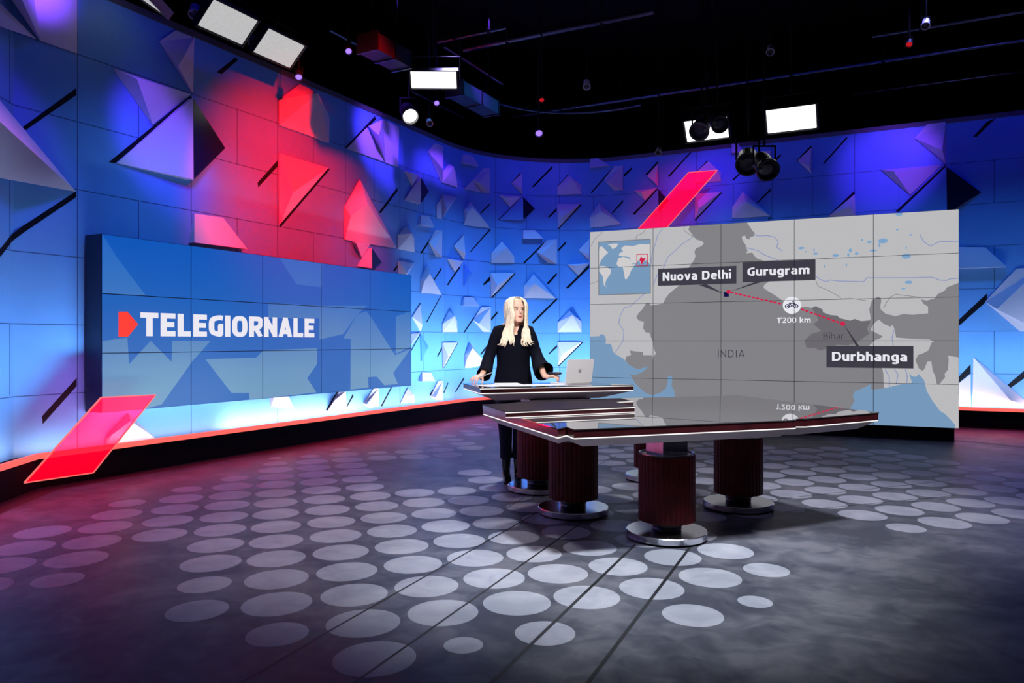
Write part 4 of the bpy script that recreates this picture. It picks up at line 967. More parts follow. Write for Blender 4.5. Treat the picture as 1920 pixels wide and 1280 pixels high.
MM[2] = sky_emit('title_picture_light', [(0.0, lin(30, 100, 192)), (0.3, lin(52, 112, 190)), (0.55, lin(84, 128, 188)), (0.8, lin(104, 146, 188)), (1.0, lin(112, 152, 186))])
P = Picture()
P.poly([(0, 0), (5.083, 0), (5.083, 1.728), (0, 1.728)], 0); P.layer()
for k in ('l1', 'l2', 'l3', 'l4', 'l5', 'k2'): P.poly(T[k], 2)
P.layer(); P.poly(T['k1'], 2); P.layer()
P.poly(T['logo'], 3)
P.text('TELEGIORNALE', T['txt'][0][0], T['txt'][1][0], 0.985, 0.743, 4, 0.225, 0.075)
P.build(5, 3, 1.0166, 0.576, 0.004, MM, ts, place)
bm = bmesh.new()
for sx in (0.6, 2.5, 4.4):
    q = place(sx, 0.8, -0.29)
    box(bm, (q.x, q.y, -0.8), (0.07, 0.07, 0.9), Matrix.Rotation(math.atan2(d_.y, d_.x), 3, 'Z'))
obj('wall_bracket', bm, M['black'], ts)

# ------------------------------------------------------------------ anchor desk
def inset(poly, d):
    """offset a convex-ish counter-clockwise polygon inwards by d"""
    n = len(poly); out = []
    for i in range(n):
        p0, p1, p2 = Vector(poly[i - 1]), Vector(poly[i]), Vector(poly[(i + 1) % n])
        e0, e1 = (p1 - p0).normalized(), (p2 - p1).normalized()
        n0, n1 = Vector((-e0.y, e0.x)), Vector((-e1.y, e1.x))
        k = (n0 + n1)
        k = k / max(0.25, k.dot(n0))
        out.append(p1 + k * d)
    return [(p.x, p.y) for p in out]

def skirt(bm, pa, za, pb, zb, mi=0):
    n = len(pa)
    g = lambda z, p: z(p[0], p[1]) if callable(z) else z
    a = [bm.verts.new((p[0], p[1], g(za, p))) for p in pa]
    b = [bm.verts.new((p[0], p[1], g(zb, p))) for p in pb]
    for k in range(n):
        bm.faces.new((b[k], b[(k + 1) % n], a[(k + 1) % n], a[k])).material_index = mi
    return a, b

def edge_bar(name, parent, p, q, z0, z1, out=0.002, th=0.006):
    p, q = Vector(p), Vector(q)
    d = (q - p).normalized(); n_ = Vector((d.y, -d.x))
    a = [p + n_ * out, q + n_ * out, q - n_ * th, p - n_ * th]
    bm = bmesh.new(); prism(bm, [(v.x, v.y) for v in a], z0, z1); return obj(name, bm, M['led_white'], parent)

def slab(parent, poly, zt, band=0.040, drop=0.06, bevel=0.11, top_line=False, origin=(0, 0, 0), name='tabletop'):
    """glass top, wooden edge band, glowing line and bevelled underside, as parts of parent"""
    ox, oy, oz = origin
    L_ = [(x - ox, y - oy) for x, y in poly]
    zf = lambda dz: (lambda x, y: (zt(x + ox, y + oy) if callable(zt) else zt) + dz - oz)
    bm = bmesh.new(); prism(bm, L_, zf(-0.006), zf(0.0)); obj(name, bm, M['glass_top'], parent)
    bm = bmesh.new(); prism(bm, inset(L_, 0.003), zf(-0.007 - band), zf(-0.0065)); obj('wood_edge', bm, M['wood'], parent)
    bm = bmesh.new()
    prism(bm, inset(L_, 0.004), zf(-0.0145 - band), zf(-0.0075 - band))
    obj('light_line', bm, M['led_white'], parent)
    if top_line:
        edge_bar('top_light_line', parent, L_[1], L_[2], zf(-0.0115), zf(-0.0062), 0.0)
    z1, z2 = zf(-0.015 - band), zf(-0.015 - band - drop)
    bm = bmesh.new()
    a, b = skirt(bm, inset(L_, 0.010), z1, inset(L_, bevel), z2)
    bm.faces.new(b[::-1]); bm.faces.new(a)
    obj('underside', bm, M['under'], parent)

def pedestal(parent, x, y, ztop, post_top, org, post=0.2, rot=0.0):
    ox, oy, oz = org
    c = (x - ox, y - oy)
    N_ = 34
    bm = bmesh.new()
    mod = lambda k, j: 1.0 + 0.028 * abs(sin(pi * k / 4.0)) - 0.014
    lathe(bm, [(0.17, 0.118), (0.187, 0.122), (0.187, ztop - 0.004), (0.183, ztop)], N_ * 4, c, 0, mod)
    p = obj('pedestal', bm, M['flute'], parent)
    bm = bmesh.new(); lathe(bm, [(0.24, 0.0), (0.262, 0.0), (0.262, 0.010), (0.266, 0.012)], 64, c, 1); 
    lathe(bm, [(0.268, 0.012), (0.272, 0.014), (0.272, 0.050), (0.266, 0.055)], 64, c, 0)
    obj('base_disc', bm, [M['steel'], M['black']], p)
    bm = bmesh.new(); lathe(bm, [(0.085, 0.055), (0.095, 0.056), (0.10, 0.066), (0.096, 0.078), (0.104, 0.088), (0.104, 0.118)], 32, c); obj('collar', bm, M['black_metal'], p)
    bm = bmesh.new(); lathe(bm, [(0.175, ztop), (0.186, ztop + .001), (0.186, ztop + 0.008), (0.178, ztop + 0.010), (0.174, ztop + .002)], 64, c); obj('top_ring', bm, M['steel'], p)
    bm = bmesh.new()
    zt_ = post_top
    R_ = Matrix.Rotation(rot, 3, 'Z')
    box(bm, (c[0], c[1], (ztop + zt_) / 2), (post, post, zt_ - ztop), R_)
    bmesh.ops.bevel(bm, geom=bm.edges[:], offset=0.004, segments=1, affect='EDGES')
    obj('post', bm, M['post'], p)
    return p

ZT = lambda x, y: 0.795 + 0.034 * (y - 4.6)
DESK = [(-0.222, 5.62), (0.277, 4.515), (0.335, 4.60), (0.372, 4.49), (1.868, 4.905), (1.885, 4.965), (1.955, 4.965), (2.596, 5.28), (1.95, 6.42), (0.17, 6.05)]
org = (1.1, 5.3, 0.0)
dk = empty('anchor_desk', org, 'big low anchor desk with black glass top on four fluted mahogany drums', 'desk')
slab(dk, DESK, ZT, 0.046, 0.062, 0.10, False, org)
for x, y, r in ((1.044, 5.04, 0.42), (0.472, 5.75, 0.42), (1.80, 5.94, 0.42), (1.36, 7.16, 0.42)):
    inside = y < 6.5
    pedestal(dk, x, y, 0.565, ZT(x, y) - 0.12 if inside else 0.66, org, 0.2, r)
bm = bmesh.new(); box(bm, (1.36 - org[0], 6.70 - org[1], 0.685), (0.16, 1.1, 0.05)); obj('support_arm', bm, M['black_metal'], dk)
# raised shelf lying on the left end of the desk
SH = [(-0.2155, 5.388), (-0.0426, 4.968), (0.868, 5.263), (0.732, 5.66)]
o3 = (0.3, 5.3, ZT(0.3, 5.3))
sh = empty('desk_shelf', o3, 'dark low shelf board with white edge lines on the anchor desk, below the presenter', 'shelf')
L_ = [(x - o3[0], y - o3[1]) for x, y in SH]
zs = lambda dz: (lambda x, y: 0.034 * y + dz)
bm = bmesh.new(); prism(bm, L_, zs(.040), zs(.045)); obj('shelf_top', bm, mat('dark_satin_top', (0.022, 0.012, 0.018), 0.45, spec=0.06), sh)
edge_bar('top_light_line', sh, L_[1], L_[2], zs(.034), zs(.0398))
bm = bmesh.new(); prism(bm, inset(L_, .003), zs(.008), zs(.0398)); obj('wood_edge', bm, M['wood'], sh)
edge_bar('light_line', sh, L_[1], L_[2], zs(.003), zs(.0078))
for p in inset(L_, .06):
    bm = bmesh.new(); box(bm, (p[0], p[1], 0.034 * p[1] + .0045), (.05, .05, .007)); obj('felt_pad', bm, M['black'], sh)

# standing desk in front of the presenter
UP = [(-0.436, 6.64), (-0.255, 5.95), (1.04, 6.36), (0.72, 6.78)]
o2 = (0.23, 6.4, 0.0)
ud = empty('standing_desk', o2, 'raised standing desk of mahogany with white edge lines in front of the presenter', 'desk')
slab(ud, UP, 0.95, 0.036, 0.065, 0.17, True, o2)
pedestal(ud, 0.235, 6.64, 0.565, 0.83, o2, 0.16, 0.3)
bm = bmesh.new(); box(bm, (0.36 - o2[0], 6.42 - o2[1], 0.815), (0.5, 0.3, 0.026), Matrix.Rotation(0.3, 3, 'Z')); obj('mount_plate', bm, M['black_metal'], ud)

# papers
def paper(cx, cy, w, l, rz, z, label):
    bm = bmesh.new()
    n = 6
    R_ = Matrix.Rotation(rz, 3, 'Z')
    lo = []
    for zz in (0.0, 0.0016):
        lo.append([[bm.verts.new(R_ @ Vector(((i / n - .5) * w, (j / n - .5) * l, zz + 0.004 * max(0, (abs(i / n - .5) - .35)) * (1 if j % 2 else .6)))) for j in range(n + 1)] for i in range(n + 1)])
    for g in lo:
        for i in range(n):
            for j in range(n):
                bm.faces.new((g[i][j], g[i + 1][j], g[i + 1][j + 1], g[i][j + 1]))
    for i in range(n):
        for a, b in (((i, 0), (i + 1, 0)), ((i, n), (i + 1, n)), ((0, i), (0, i + 1)), ((n, i), (n, i + 1))):
            bm.faces.new((lo[0][a[0]][a[1]], lo[0][b[0]][b[1]], lo[1][b[0]][b[1]], lo[1][a[0]][a[1]]))
    o = obj('paper_sheet', bm, M['paper'], None, (cx, cy, z))
    tag(o, label, 'paper', 'papers on the standing desk')
paper(-0.17, 6.24, 0.21, 0.297, 0.5, 0.9508, 'white script sheet nearest the pen hand, left end of the standing desk')
paper(0.045, 6.27, 0.297, 0.21, 0.28, 0.9508, 'white script sheet lying crosswise in front of the presenter')
paper(0.30, 6.36, 0.297, 0.21, 0.36, 0.9508, 'white script sheet between the middle sheet and the open laptop')
paper(-0.03, 6.46, 0.21, 0.297, 0.2, 0.9527, 'white script sheet close to the presenter, behind the front row of sheets')

# laptop
lt = empty('laptop', (0.575, 6.50, 0.9506), 'silver laptop standing open with its lid turned to the camera on the standing desk', 'laptop', None, 0.62)
def rbox(name, w, d, h, r, m, parent, mtx):
    bm = bmesh.new()
    pts = []
    for cx, cy, a0 in ((w / 2 - r, d / 2 - r, 0), (-w / 2 + r, d / 2 - r, 90), (-w / 2 + r, -d / 2 + r, 180), (w / 2 - r, -d / 2 + r, 270)):
        for k in range(5):
            a = radians(a0 + 22.5 * k); pts.append((cx + r * cos(a), cy + r * sin(a)))
    prism(bm, pts, 0, h)
    bmesh.ops.transform(bm, matrix=mtx, verts=bm.verts[:])
    return obj(name, bm, m, parent)
rbox('keyboard_base', 0.30, 0.21, 0.008, 0.012, M['silver'], lt, Matrix.Translation((0, 0.105, 0)))
lean = Matrix.Translation((0, 0, 0.009)) @ Matrix.Rotation(radians(100), 4, 'X') @ Matrix.Translation((0, 0.105, 0))
rbox('lid', 0.30, 0.21, 0.006, 0.012, M['silver'], lt, lean)
bm = bmesh.new()
for cx, cy, w, h in ((0, -0.010, 0.030, 0.008), (-0.011, 0.006, 0.008, 0.034), (0.011, 0.006, 0.008, 0.034), (0, 0.004, 0.016, 0.020)):
    box(bm, (cx, cy, 0.0062), (w, h, 0.0006))
bmesh.ops.transform(bm, matrix=lean, verts=bm.verts[:])
tag(obj('lid_emblem', bm, M['emblem'], lt), 'small grey mark on the lid')
rbox('display', 0.28, 0.185, 0.0008, 0.006, emit('laptop_display', lin(150, 165, 190), 0.5), lt, Matrix.Translation((0, 0, 0.009)) @ Matrix.Rotation(radians(100), 4, 'X') @ Matrix.Translation((0, 0.108, -0.0009)))

# ------------------------------------------------------------------ red acrylic panels
def acrylic(name, tint):
    m, N, L, Pn = new_mat(name)
    out = N['Material Output']
    tr = N.new('ShaderNodeBsdfTransparent'); tr.inputs[0].default_value = (*tint, 1)
    df = N.new('ShaderNodeBsdfTranslucent'); df.inputs[0].default_value = (1.0, 0.03, 0.12, 1)
    d2 = N.new('ShaderNodeBsdfDiffuse'); d2.inputs[0].default_value = (0.9, 0.02, 0.09, 1)
    gl = N.new('ShaderNodeBsdfGlossy'); gl.inputs['Roughness'].default_value = 0.05
    em = N.new('ShaderNodeEmission'); em.inputs[0].default_value = (1.0, 0.0, 0.022, 1); em.inputs[1].default_value = 0.85
    a1 = N.new('ShaderNodeMixShader'); a1.inputs[0].default_value = 0.5
    L.new(df.outputs[0], a1.inputs[1]); L.new(d2.outputs[0], a1.inputs[2])
    a2 = N.new('ShaderNodeMixShader'); a2.inputs[0].default_value = 0.25
    L.new(tr.outputs[0], a2.inputs[1]); L.new(a1.outputs[0], a2.inputs[2])
    a3 = N.new('ShaderNodeMixShader'); a3.inputs[0].default_value = 0.012
    L.new(a2.outputs[0], a3.inputs[1]); L.new(gl.outputs[0], a3.inputs[2])
    a4 = N.new('ShaderNodeAddShader')
    L.new(a3.outputs[0], a4.inputs[0]); L.new(em.outputs[0], a4.inputs[1])
    L.new(a4.outputs[0], out.inputs['Surface'])
    return m
M['acrylic'] = acrylic('red_backlit_acrylic', (0.95, 0.16, 0.30))
M['acrylic_edge'] = emit('acrylic_bright_edge', (1.0, 0.16, 0.14), 1.0)
def on_plane(A2, d2, px, py):
    """point where the sight line of the photo meets the panel's own upright plane"""
    dx = (px - 960) / 1400.0
    A2, d2 = Vector(A2), Vector(d2).normalized()
    k = (A2.x * d2.y - A2.y * d2.x) / (dx * d2.y - d2.x)
    return Vector((dx * k, k, 1.32 + (640 - py) * k / 1400.0))
def acrylic_panel(A2, d2, corners, label, th=0.012):
    d2 = Vector(d2).normalized(); n = Vector((d2.y, -d2.x, 0))
    P4 = [on_plane(A2, d2, *c) for c in corners]
    c0 = sum(P4, Vector()) / 4
    P4 = [p - c0 for p in P4]
    bm = bmesh.new()
    f = [bm.verts.new(p) for p in P4]
    bm.faces.new(f)
    root = obj('acrylic_panel', bm, M['acrylic'], None, c0, keep=True)
    tag(root, label, 'panel')
    bm = bmesh.new()
    for a in range(4):
        p, q = P4[a], P4[(a + 1) % 4]
        e = (q - p).normalized(); m_ = n.cross(e)
        v = [bm.verts.new(x + n * o + m_ * w) for x in (p, q) for o, w in ((0.004, -.005), (0.004, .005), (-th, .005), (-th, -.005))]
        for k in range(4):
            bm.faces.new((v[k], v[(k + 1) % 4], v[4 + (k + 1) % 4], v[4 + k]))
        bm.faces.new(v[:4][::-1]); bm.faces.new(v[4:])
    tag(obj('panel_edge', bm, M['acrylic_edge'], root), 'bright pink cut edge')
acrylic_panel((-3.96 + 0.8834 * .22, 7.2 - .4686 * .22), (0.4686, 0.8834), [(46, 905), (175, 886), (292, 740), (190, 745)], 'slanted translucent red acrylic panel across the lower left corner of the title screen')
acrylic_panel((ARC_END + NV * 0.45), V, [(1160, 470), (1205, 478), (1345, 319), (1291, 323)], 'slanted translucent red acrylic panel rising behind the map screen')

# ------------------------------------------------------------------ the presenter
PX, PY = 0.012, 6.97
M['skin'] = mat('skin', (0.82, 0.50, 0.39), 0.5, spec=0.3)
M['skin'].node_tree.nodes['Principled BSDF'].inputs['Subsurface Weight'].default_value = 0.08
M['hair'] = mat('blonde_hair', (0.90, 0.75, 0.58), 0.38, spec=0.4, noise=0.16, nscale=40)
M['top'] = mat('black_blouse', (0.0035, 0.004, 0.010), 0.85, spec=0.08, bump=0.2, bscale=30)
M['trousers'] = mat('navy_black_trousers', (0.006, 0.008, 0.022), 0.8, spec=0.2)
M['boot'] = mat('black_patent_boot', (0.006, 0.006, 0.008), 0.16, spec=0.6)
M['lip'] = mat('lip_red', (0.55, 0.12, 0.12), 0.4)
M['eye_white'] = mat('eye_white', (0.75, 0.74, 0.72), 0.2)
M['iris'] = mat('iris_dark', (0.02, 0.02, 0.025), 0.15)
M['brow'] = mat('brow_brown', (0.20, 0.10, 0.05), 0.7)

YAW = radians(24)
HC = Vector((0.026, -0.018, 1.607))
RY = Matrix.Rotation(YAW, 3, 'Z')
hd = lambda v: RY @ Vector(v) + HC

def ell(cx, cy, z, rx, ry, n=20):
    return [(cx + rx * cos(2 * pi * k / n), cy + ry * sin(2 * pi * k / n), z) for k in range(n)]

def hand(bm, wrist, fwd, up, side_sign, curls, spread=0.10, thumb=(0.8, 0.6, -0.15), tcurl=0.3):
    """palm, four separate fingers with knuckle bends, and a thumb from the side of the palm"""
    f = Vector(fwd).normalized()
    u = Vector(up); u = (u - f * u.dot(f)).normalized()
    s = f.cross(u) * side_sign           # towards the thumb
    w = Vector(wrist)
    at = lambda a, b, c: w + f * a + s * b + u * c
    tube(bm, [at(-0.03, 0, 0), at(0.0, 0, 0), at(0.03, 0.002, 0), at(0.065, 0, 0), at(0.088, 0, -0.002)],
         [(0.026, 0.020), (0.027, 0.018), (0.036, 0.0155), (0.040, 0.0135), (0.036, 0.010)], 14, up=u)
    for i, (b, ln, cu) in enumerate(zip((0.030, 0.0105, -0.0095, -0.028), (0.072, 0.080, 0.074, 0.058), curls)):
        p = at(0.082, b, -0.001)
        ang = 0.0
        d0 = (f + s * spread * (1.2 - i * 0.8)).normalized()
        pts = [p - d0 * 0.012, p]
        for seg, k in zip((0.44, 0.31, 0.25), cu):
            ang += k
            p = p + (d0 * cos(ang) - u * sin(ang)) * ln * seg
            pts.append(p)
        tube(bm, pts, [0.0085, 0.0088, 0.0080, 0.0074, 0.0060], 9)
    t0 = at(0.022, 0.030, -0.004)
    td = (f * thumb[0] + s * thumb[1] + u * thumb[2]).normalized()
    t1 = t0 + td * 0.036
    td2 = (td + f * tcurl - u * 0.15).normalized()
    t2 = t1 + td2 * 0.030
    td3 = (td2 + f * tcurl * .6 - s * 0.3).normalized()
    tube(bm, [t0 - td * 0.02, t0, t1, t2, t2 + td3 * 0.022], [0.013, 0.012, 0.0095, 0.009, 0.0065], 9)

WR = Vector((-0.292, -0.292, 1.014)); FR = Vector((-0.45, -0.80, -0.17))
WL = Vector((0.298, -0.270, 1.010)); FL = Vector((0.88, -0.42, 0.04))

bm = bmesh.new()
# trunk, neck
loft(bm, [ell(0, 0, 0.80, .11, .09), ell(0, .005, 0.90, .16, .112), ell(0, 0, 1.0, .145, .10), ell(0, -.002, 1.09, .122, .088), ell(0, -.008, 1.22, .138, .10),
          ell(0, -.008, 1.30, .145, .108), ell(0, 0, 1.38, .150, .088), ell(0, .012, 1.435, .115, .062), ell(0.004, .012, 1.462, .06, .052), ell(.010, .008, 1.49, .050, .050), ell(.017, 0, 1.53, .048, .050), ell(.022, -.006, 1.57, .046, .05)])
# head
HR = [(-.113, .016, -.086, -.045), (-.104, .034, -.096, -.02), (-.088, .047, -.097, .015), (-.065, .057, -.094, .05), (-.035, .063, -.090, .075), (0, .068, -.086, .09), (.03, .071, -.085, .096), (.06, .069, -.077, .094), (.085, .058, -.058, .08), (.102, .040, -.034, .056), (.111, .015, -.006, .022)]
rings = []
for z, w, yf, yb in HR:
    cy, ry = (yf + yb) / 2, (yb - yf) / 2
    rings.append([hd((w * cos(2 * pi * k / 24) * (1 if sin(2 * pi * k / 24) > 0 else 1.0), cy + ry * sin(2 * pi * k / 24), z)) for k in range(24)])
loft(bm, rings)
tube(bm, [hd((0, -.080, .018)), hd((0, -.092, .002)), hd((0, -.104, -.016)), hd((0, -.100, -.026))], [.006, .0075, .0105, .009], 10)     # nose
for sx in (-1, 1):
    tube(bm, [hd((sx * .068, -.002, -.03)), hd((sx * .074, .004, -.005)), hd((sx * .076, .010, .022))], [(.006, .010), (.008, .016), (.006, .012)], 8)   # ears
    tube(bm, [hd((sx * .016, -.078, .030)), hd((sx * .034, -.078, .034)), hd((sx * .052, -.066, .028))], [.006, .007, .006], 8)                    # brow bone
# arms
tube(bm, [(-.10, .01, 1.42), (-.145, .008, 1.415), (-.18, -.02, 1.31), (-.218, -.055, 1.185), (-.25, -.16, 1.09), WR - FR.normalized() * .02], [.05, .048, .042, .036, .032, .024], 14)
tube(bm, [(.10, .01, 1.42), (.145, .008, 1.415), (.18, -.01, 1.31), (.215, -.04, 1.19), (.25, -.15, 1.09), WL - FL.normalized() * .02], [.05, .048, .042, .036, .032, .024], 14)
hand(bm, WR, FR, (0.15, -0.2, 1), -1, [(.35, .75, .5), (.45, .65, .4), (.40, .6, .4), (.35, .5, .4)], 0.14, (0.75, 0.65, -0.3), 0.5)
hand(bm, WL, FL, (-.1, -0.35, 1), 1, [(.55, 1.0, .7), (.58, 1.05, .7), (.6, 1.05, .7), (.62, 1.05, .7)], 0.05, (0.85, 0.35, 0.45), 0.5)
# legs
tube(bm, [(-.07, 0, .90), (-.078, .006, .72), (-.072, .03, .50), (-.068, .085, .30), (-.066, .11, .10)], [.085, .075, .052, .046, .032], 16)
tube(bm, [(.07, 0, .90), (.072, .012, .72), (.058, .04, .50), (.046, .095, .30), (.042, .12, .10)], [.085, .075, .052, .046, .032], 16)
me_ = bpy.data.meshes.new('person_base')
bmesh.ops.recalc_face_normals(bm, faces=bm.faces[:])
bm.to_mesh(me_); bm.free()
tmp = bpy.data.objects.new('person_base', me_); COL.objects.link(tmp)
md = tmp.modifiers.new('skin_surface', 'REMESH'); md.mode = 'VOXEL'; md.voxel_size = 0.0042
sm = tmp.modifiers.new('soften', 'SMOOTH'); sm.factor = 0.5; sm.iterations = 4
dg = bpy.context.evaluated_depsgraph_get()
body = bpy.data.meshes.new_from_object(tmp.evaluated_get(dg))
bpy.data.objects.remove(tmp)
body.materials.clear(); body.materials.append(M['skin'])
for p in body.polygons: p.use_smooth = True
body.name = 'person'
person = bpy.data.objects.new('person', body); COL.objects.link(person)
person.location = (PX, PY, 0)
tag(person, 'standing person with long blonde hair in a black bell-sleeved blouse behind the standing desk', 'person')

# face details
def blob(name, c, r, m, parent, rot=None):
    bm = bmesh.new()
    bmesh.ops.create_uvsphere(bm, u_segments=16, v_segments=10, radius=1)
    mx = Matrix.Translation(hd(c)) @ RY.to_4x4() @ Matrix.Diagonal((*r, 1))
    bmesh.ops.transform(bm, matrix=mx, verts=bm.verts[:])
    return obj(name, bm, m, parent, smooth=True)
for sx in (-1, 1):
    e = blob('eye', (sx * .030, -.0745, .008), (.0135, .009, .0070), M['eye_white'], person)
    blob('iris', (sx * .030 + .002, -.0822, .008), (.0062, .003, .0062), M['iris'], e)
    bm = bmesh.new()
    tube(bm, [hd((sx * .014, -.0815, .0115)), hd((sx * .030, -.0850, .0160)), hd((sx * .047, -.0730, .0105))], [.0014, .0022, .0014], 6)
    obj('eyelash', bm, M['brow'], e)
    bm = bmesh.new()
    tube(bm, [hd((sx * .014, -.0865, .027)), hd((sx * .032, -.0845, .034)), hd((sx * .053, -.0700, .027))], [.0022, .0030, .0016], 6)
    obj('eyebrow', bm, M['brow'], person, smooth=True)
bm = bmesh.new()
tube(bm, [hd((-.022, -.0875, -.056)), hd((-.008, -.0975, -.0525)), hd((0, -.0975, -.0545)), hd((.008, -.0975, -.0525)), hd((.022, -.0875, -.056))], [.0012, .0042, .0038, .0042, .0012], 8)
tube(bm, [hd((-.019, -.0880, -.060)), hd((0, -.0985, -.0635)), hd((.019, -.0880, -.060))], [.0012, .0055, .0012], 8)
obj('lips', bm, M['lip'], person, smooth=True)

# blouse: torso with V neckline and two bell sleeves
bm = bmesh.new()
TR = [(.80, .185, .128, 0, 0), (.90, .180, .128, 0, .002), (1.0, .166, .118, 0, 0), (1.09, .150, .108, 0, -.002), (1.16, .150, .112, 0, -.006), (1.24, .156, .122, 0, -.012), (1.31, .162, .126, 0, -.012), (1.37, .166, .108, 0, -.004), (1.42, .150, .082, 0, .008), (1.445, .118, .070, 0, .012), (1.462, .078, .062, 0, .014)]
rings = []
n = 72
for z, rx, ry, cx, cy in TR:
    r = []
    for k in range(n):
        a = 2 * pi * k / n
        zz, yy = z, cy + ry * sin(a)
        d = abs((a - 1.5 * pi + pi) % (2 * pi) - pi)        # angle from straight ahead
        if z > 1.39 and d < 0.85:
            q = cos(pi / 2 * d / 0.85) ** 1.3
            f_ = (z - 1.39) / 0.072
            zz = z - q * f_ * 0.105
            yy = yy - q * f_ * 0.040
        fold = 0.003 * sin(7 * a) * max(0, 1.1 - z) * 3
        r.append((cx + (rx + fold) * cos(a), yy + fold * sin(a), zz))
    rings.append(r)
loft(bm, rings, cap=False)
tube(bm, [(-.09, .008, 1.425), (-.138, .006, 1.418), (-.168, -.008, 1.345), (-.195, -.035, 1.25), (-.222, -.062, 1.185), (-.238, -.12, 1.12), (-.250, -.175, 1.06), (-.262, -.222, 1.030), (-.268, -.238, 1.020)],
     [(.05, .05), (.056, .056), (.053, .052), (.050, .048), (.050, .048), (.053, .053), (.058, .062), (.062, .064), (.063, .066)], 22, up=(0, 1, 0), cap=False)
tube(bm, [(.09, .008, 1.425), (.138, .006, 1.418), (.170, -.004, 1.345), (.196, -.022, 1.25), (.218, -.045, 1.185), (.235, -.10, 1.125), (.252, -.16, 1.085), (.270, -.205, 1.056), (.280, -.225, 1.046)],
     [(.05, .05), (.056, .056), (.053, .052), (.050, .048), (.052, .050), (.062, .058), (.074, .068), (.086, .080), (.090, .084)], 22, up=(0, 1, 0), cap=False)
bmesh.ops.recalc_face_normals(bm, faces=bm.faces[:])
bl = obj('blouse', bm, M['top'], person, smooth=True)
s_ = bl.modifiers.new('cloth', 'SOLIDIFY'); s_.thickness = 0.004; s_.offset = 1

# trousers and boots
for sx, pts in ((-1, [(-.062, 0, .90), (-.080, .008, .72), (-.074, .034, .50), (-.070, .080, .33), (-.068, .100, .225)]), (1, [(.062, 0, .90), (.074, .014, .72), (.060, .042, .50), (.048, .090, .33), (.044, .110, .225)])):
    bm = bmesh.new(); tube(bm, pts, [(.098, .105), (.086, .090), (.064, .066), (.056, .058), (.058, .062)], 20, up=(0, 1, 0)); obj('trouser_leg', bm, M['trousers'], person, smooth=True)
    ax, ay = pts[-1][0], pts[-1][1]
    bm = bmesh.new()
    loft(bm, [ell(ax, ay, .27, .046, .050), ell(ax, ay + .004, .18, .042, .046), ell(ax, ay + .004, .11, .037, .043), ell(ax, ay - .010, .085, .038, .056), ell(ax + .006, ay - .045, .060, .040, .088), ell(ax + .010, ay - .062, .030, .041, .108), ell(ax + .012, ay - .066, .012, .040, .112), ell(ax + .012, ay - .066, .010, .041, .114)])
    box(bm, (ax, ay + .022, .024), (.052, .046, .048))
    box(bm, (ax + .012, ay - .105, .006), (.070, .13, .012))
    obj('boot', bm, M['boot'], person, smooth=False)

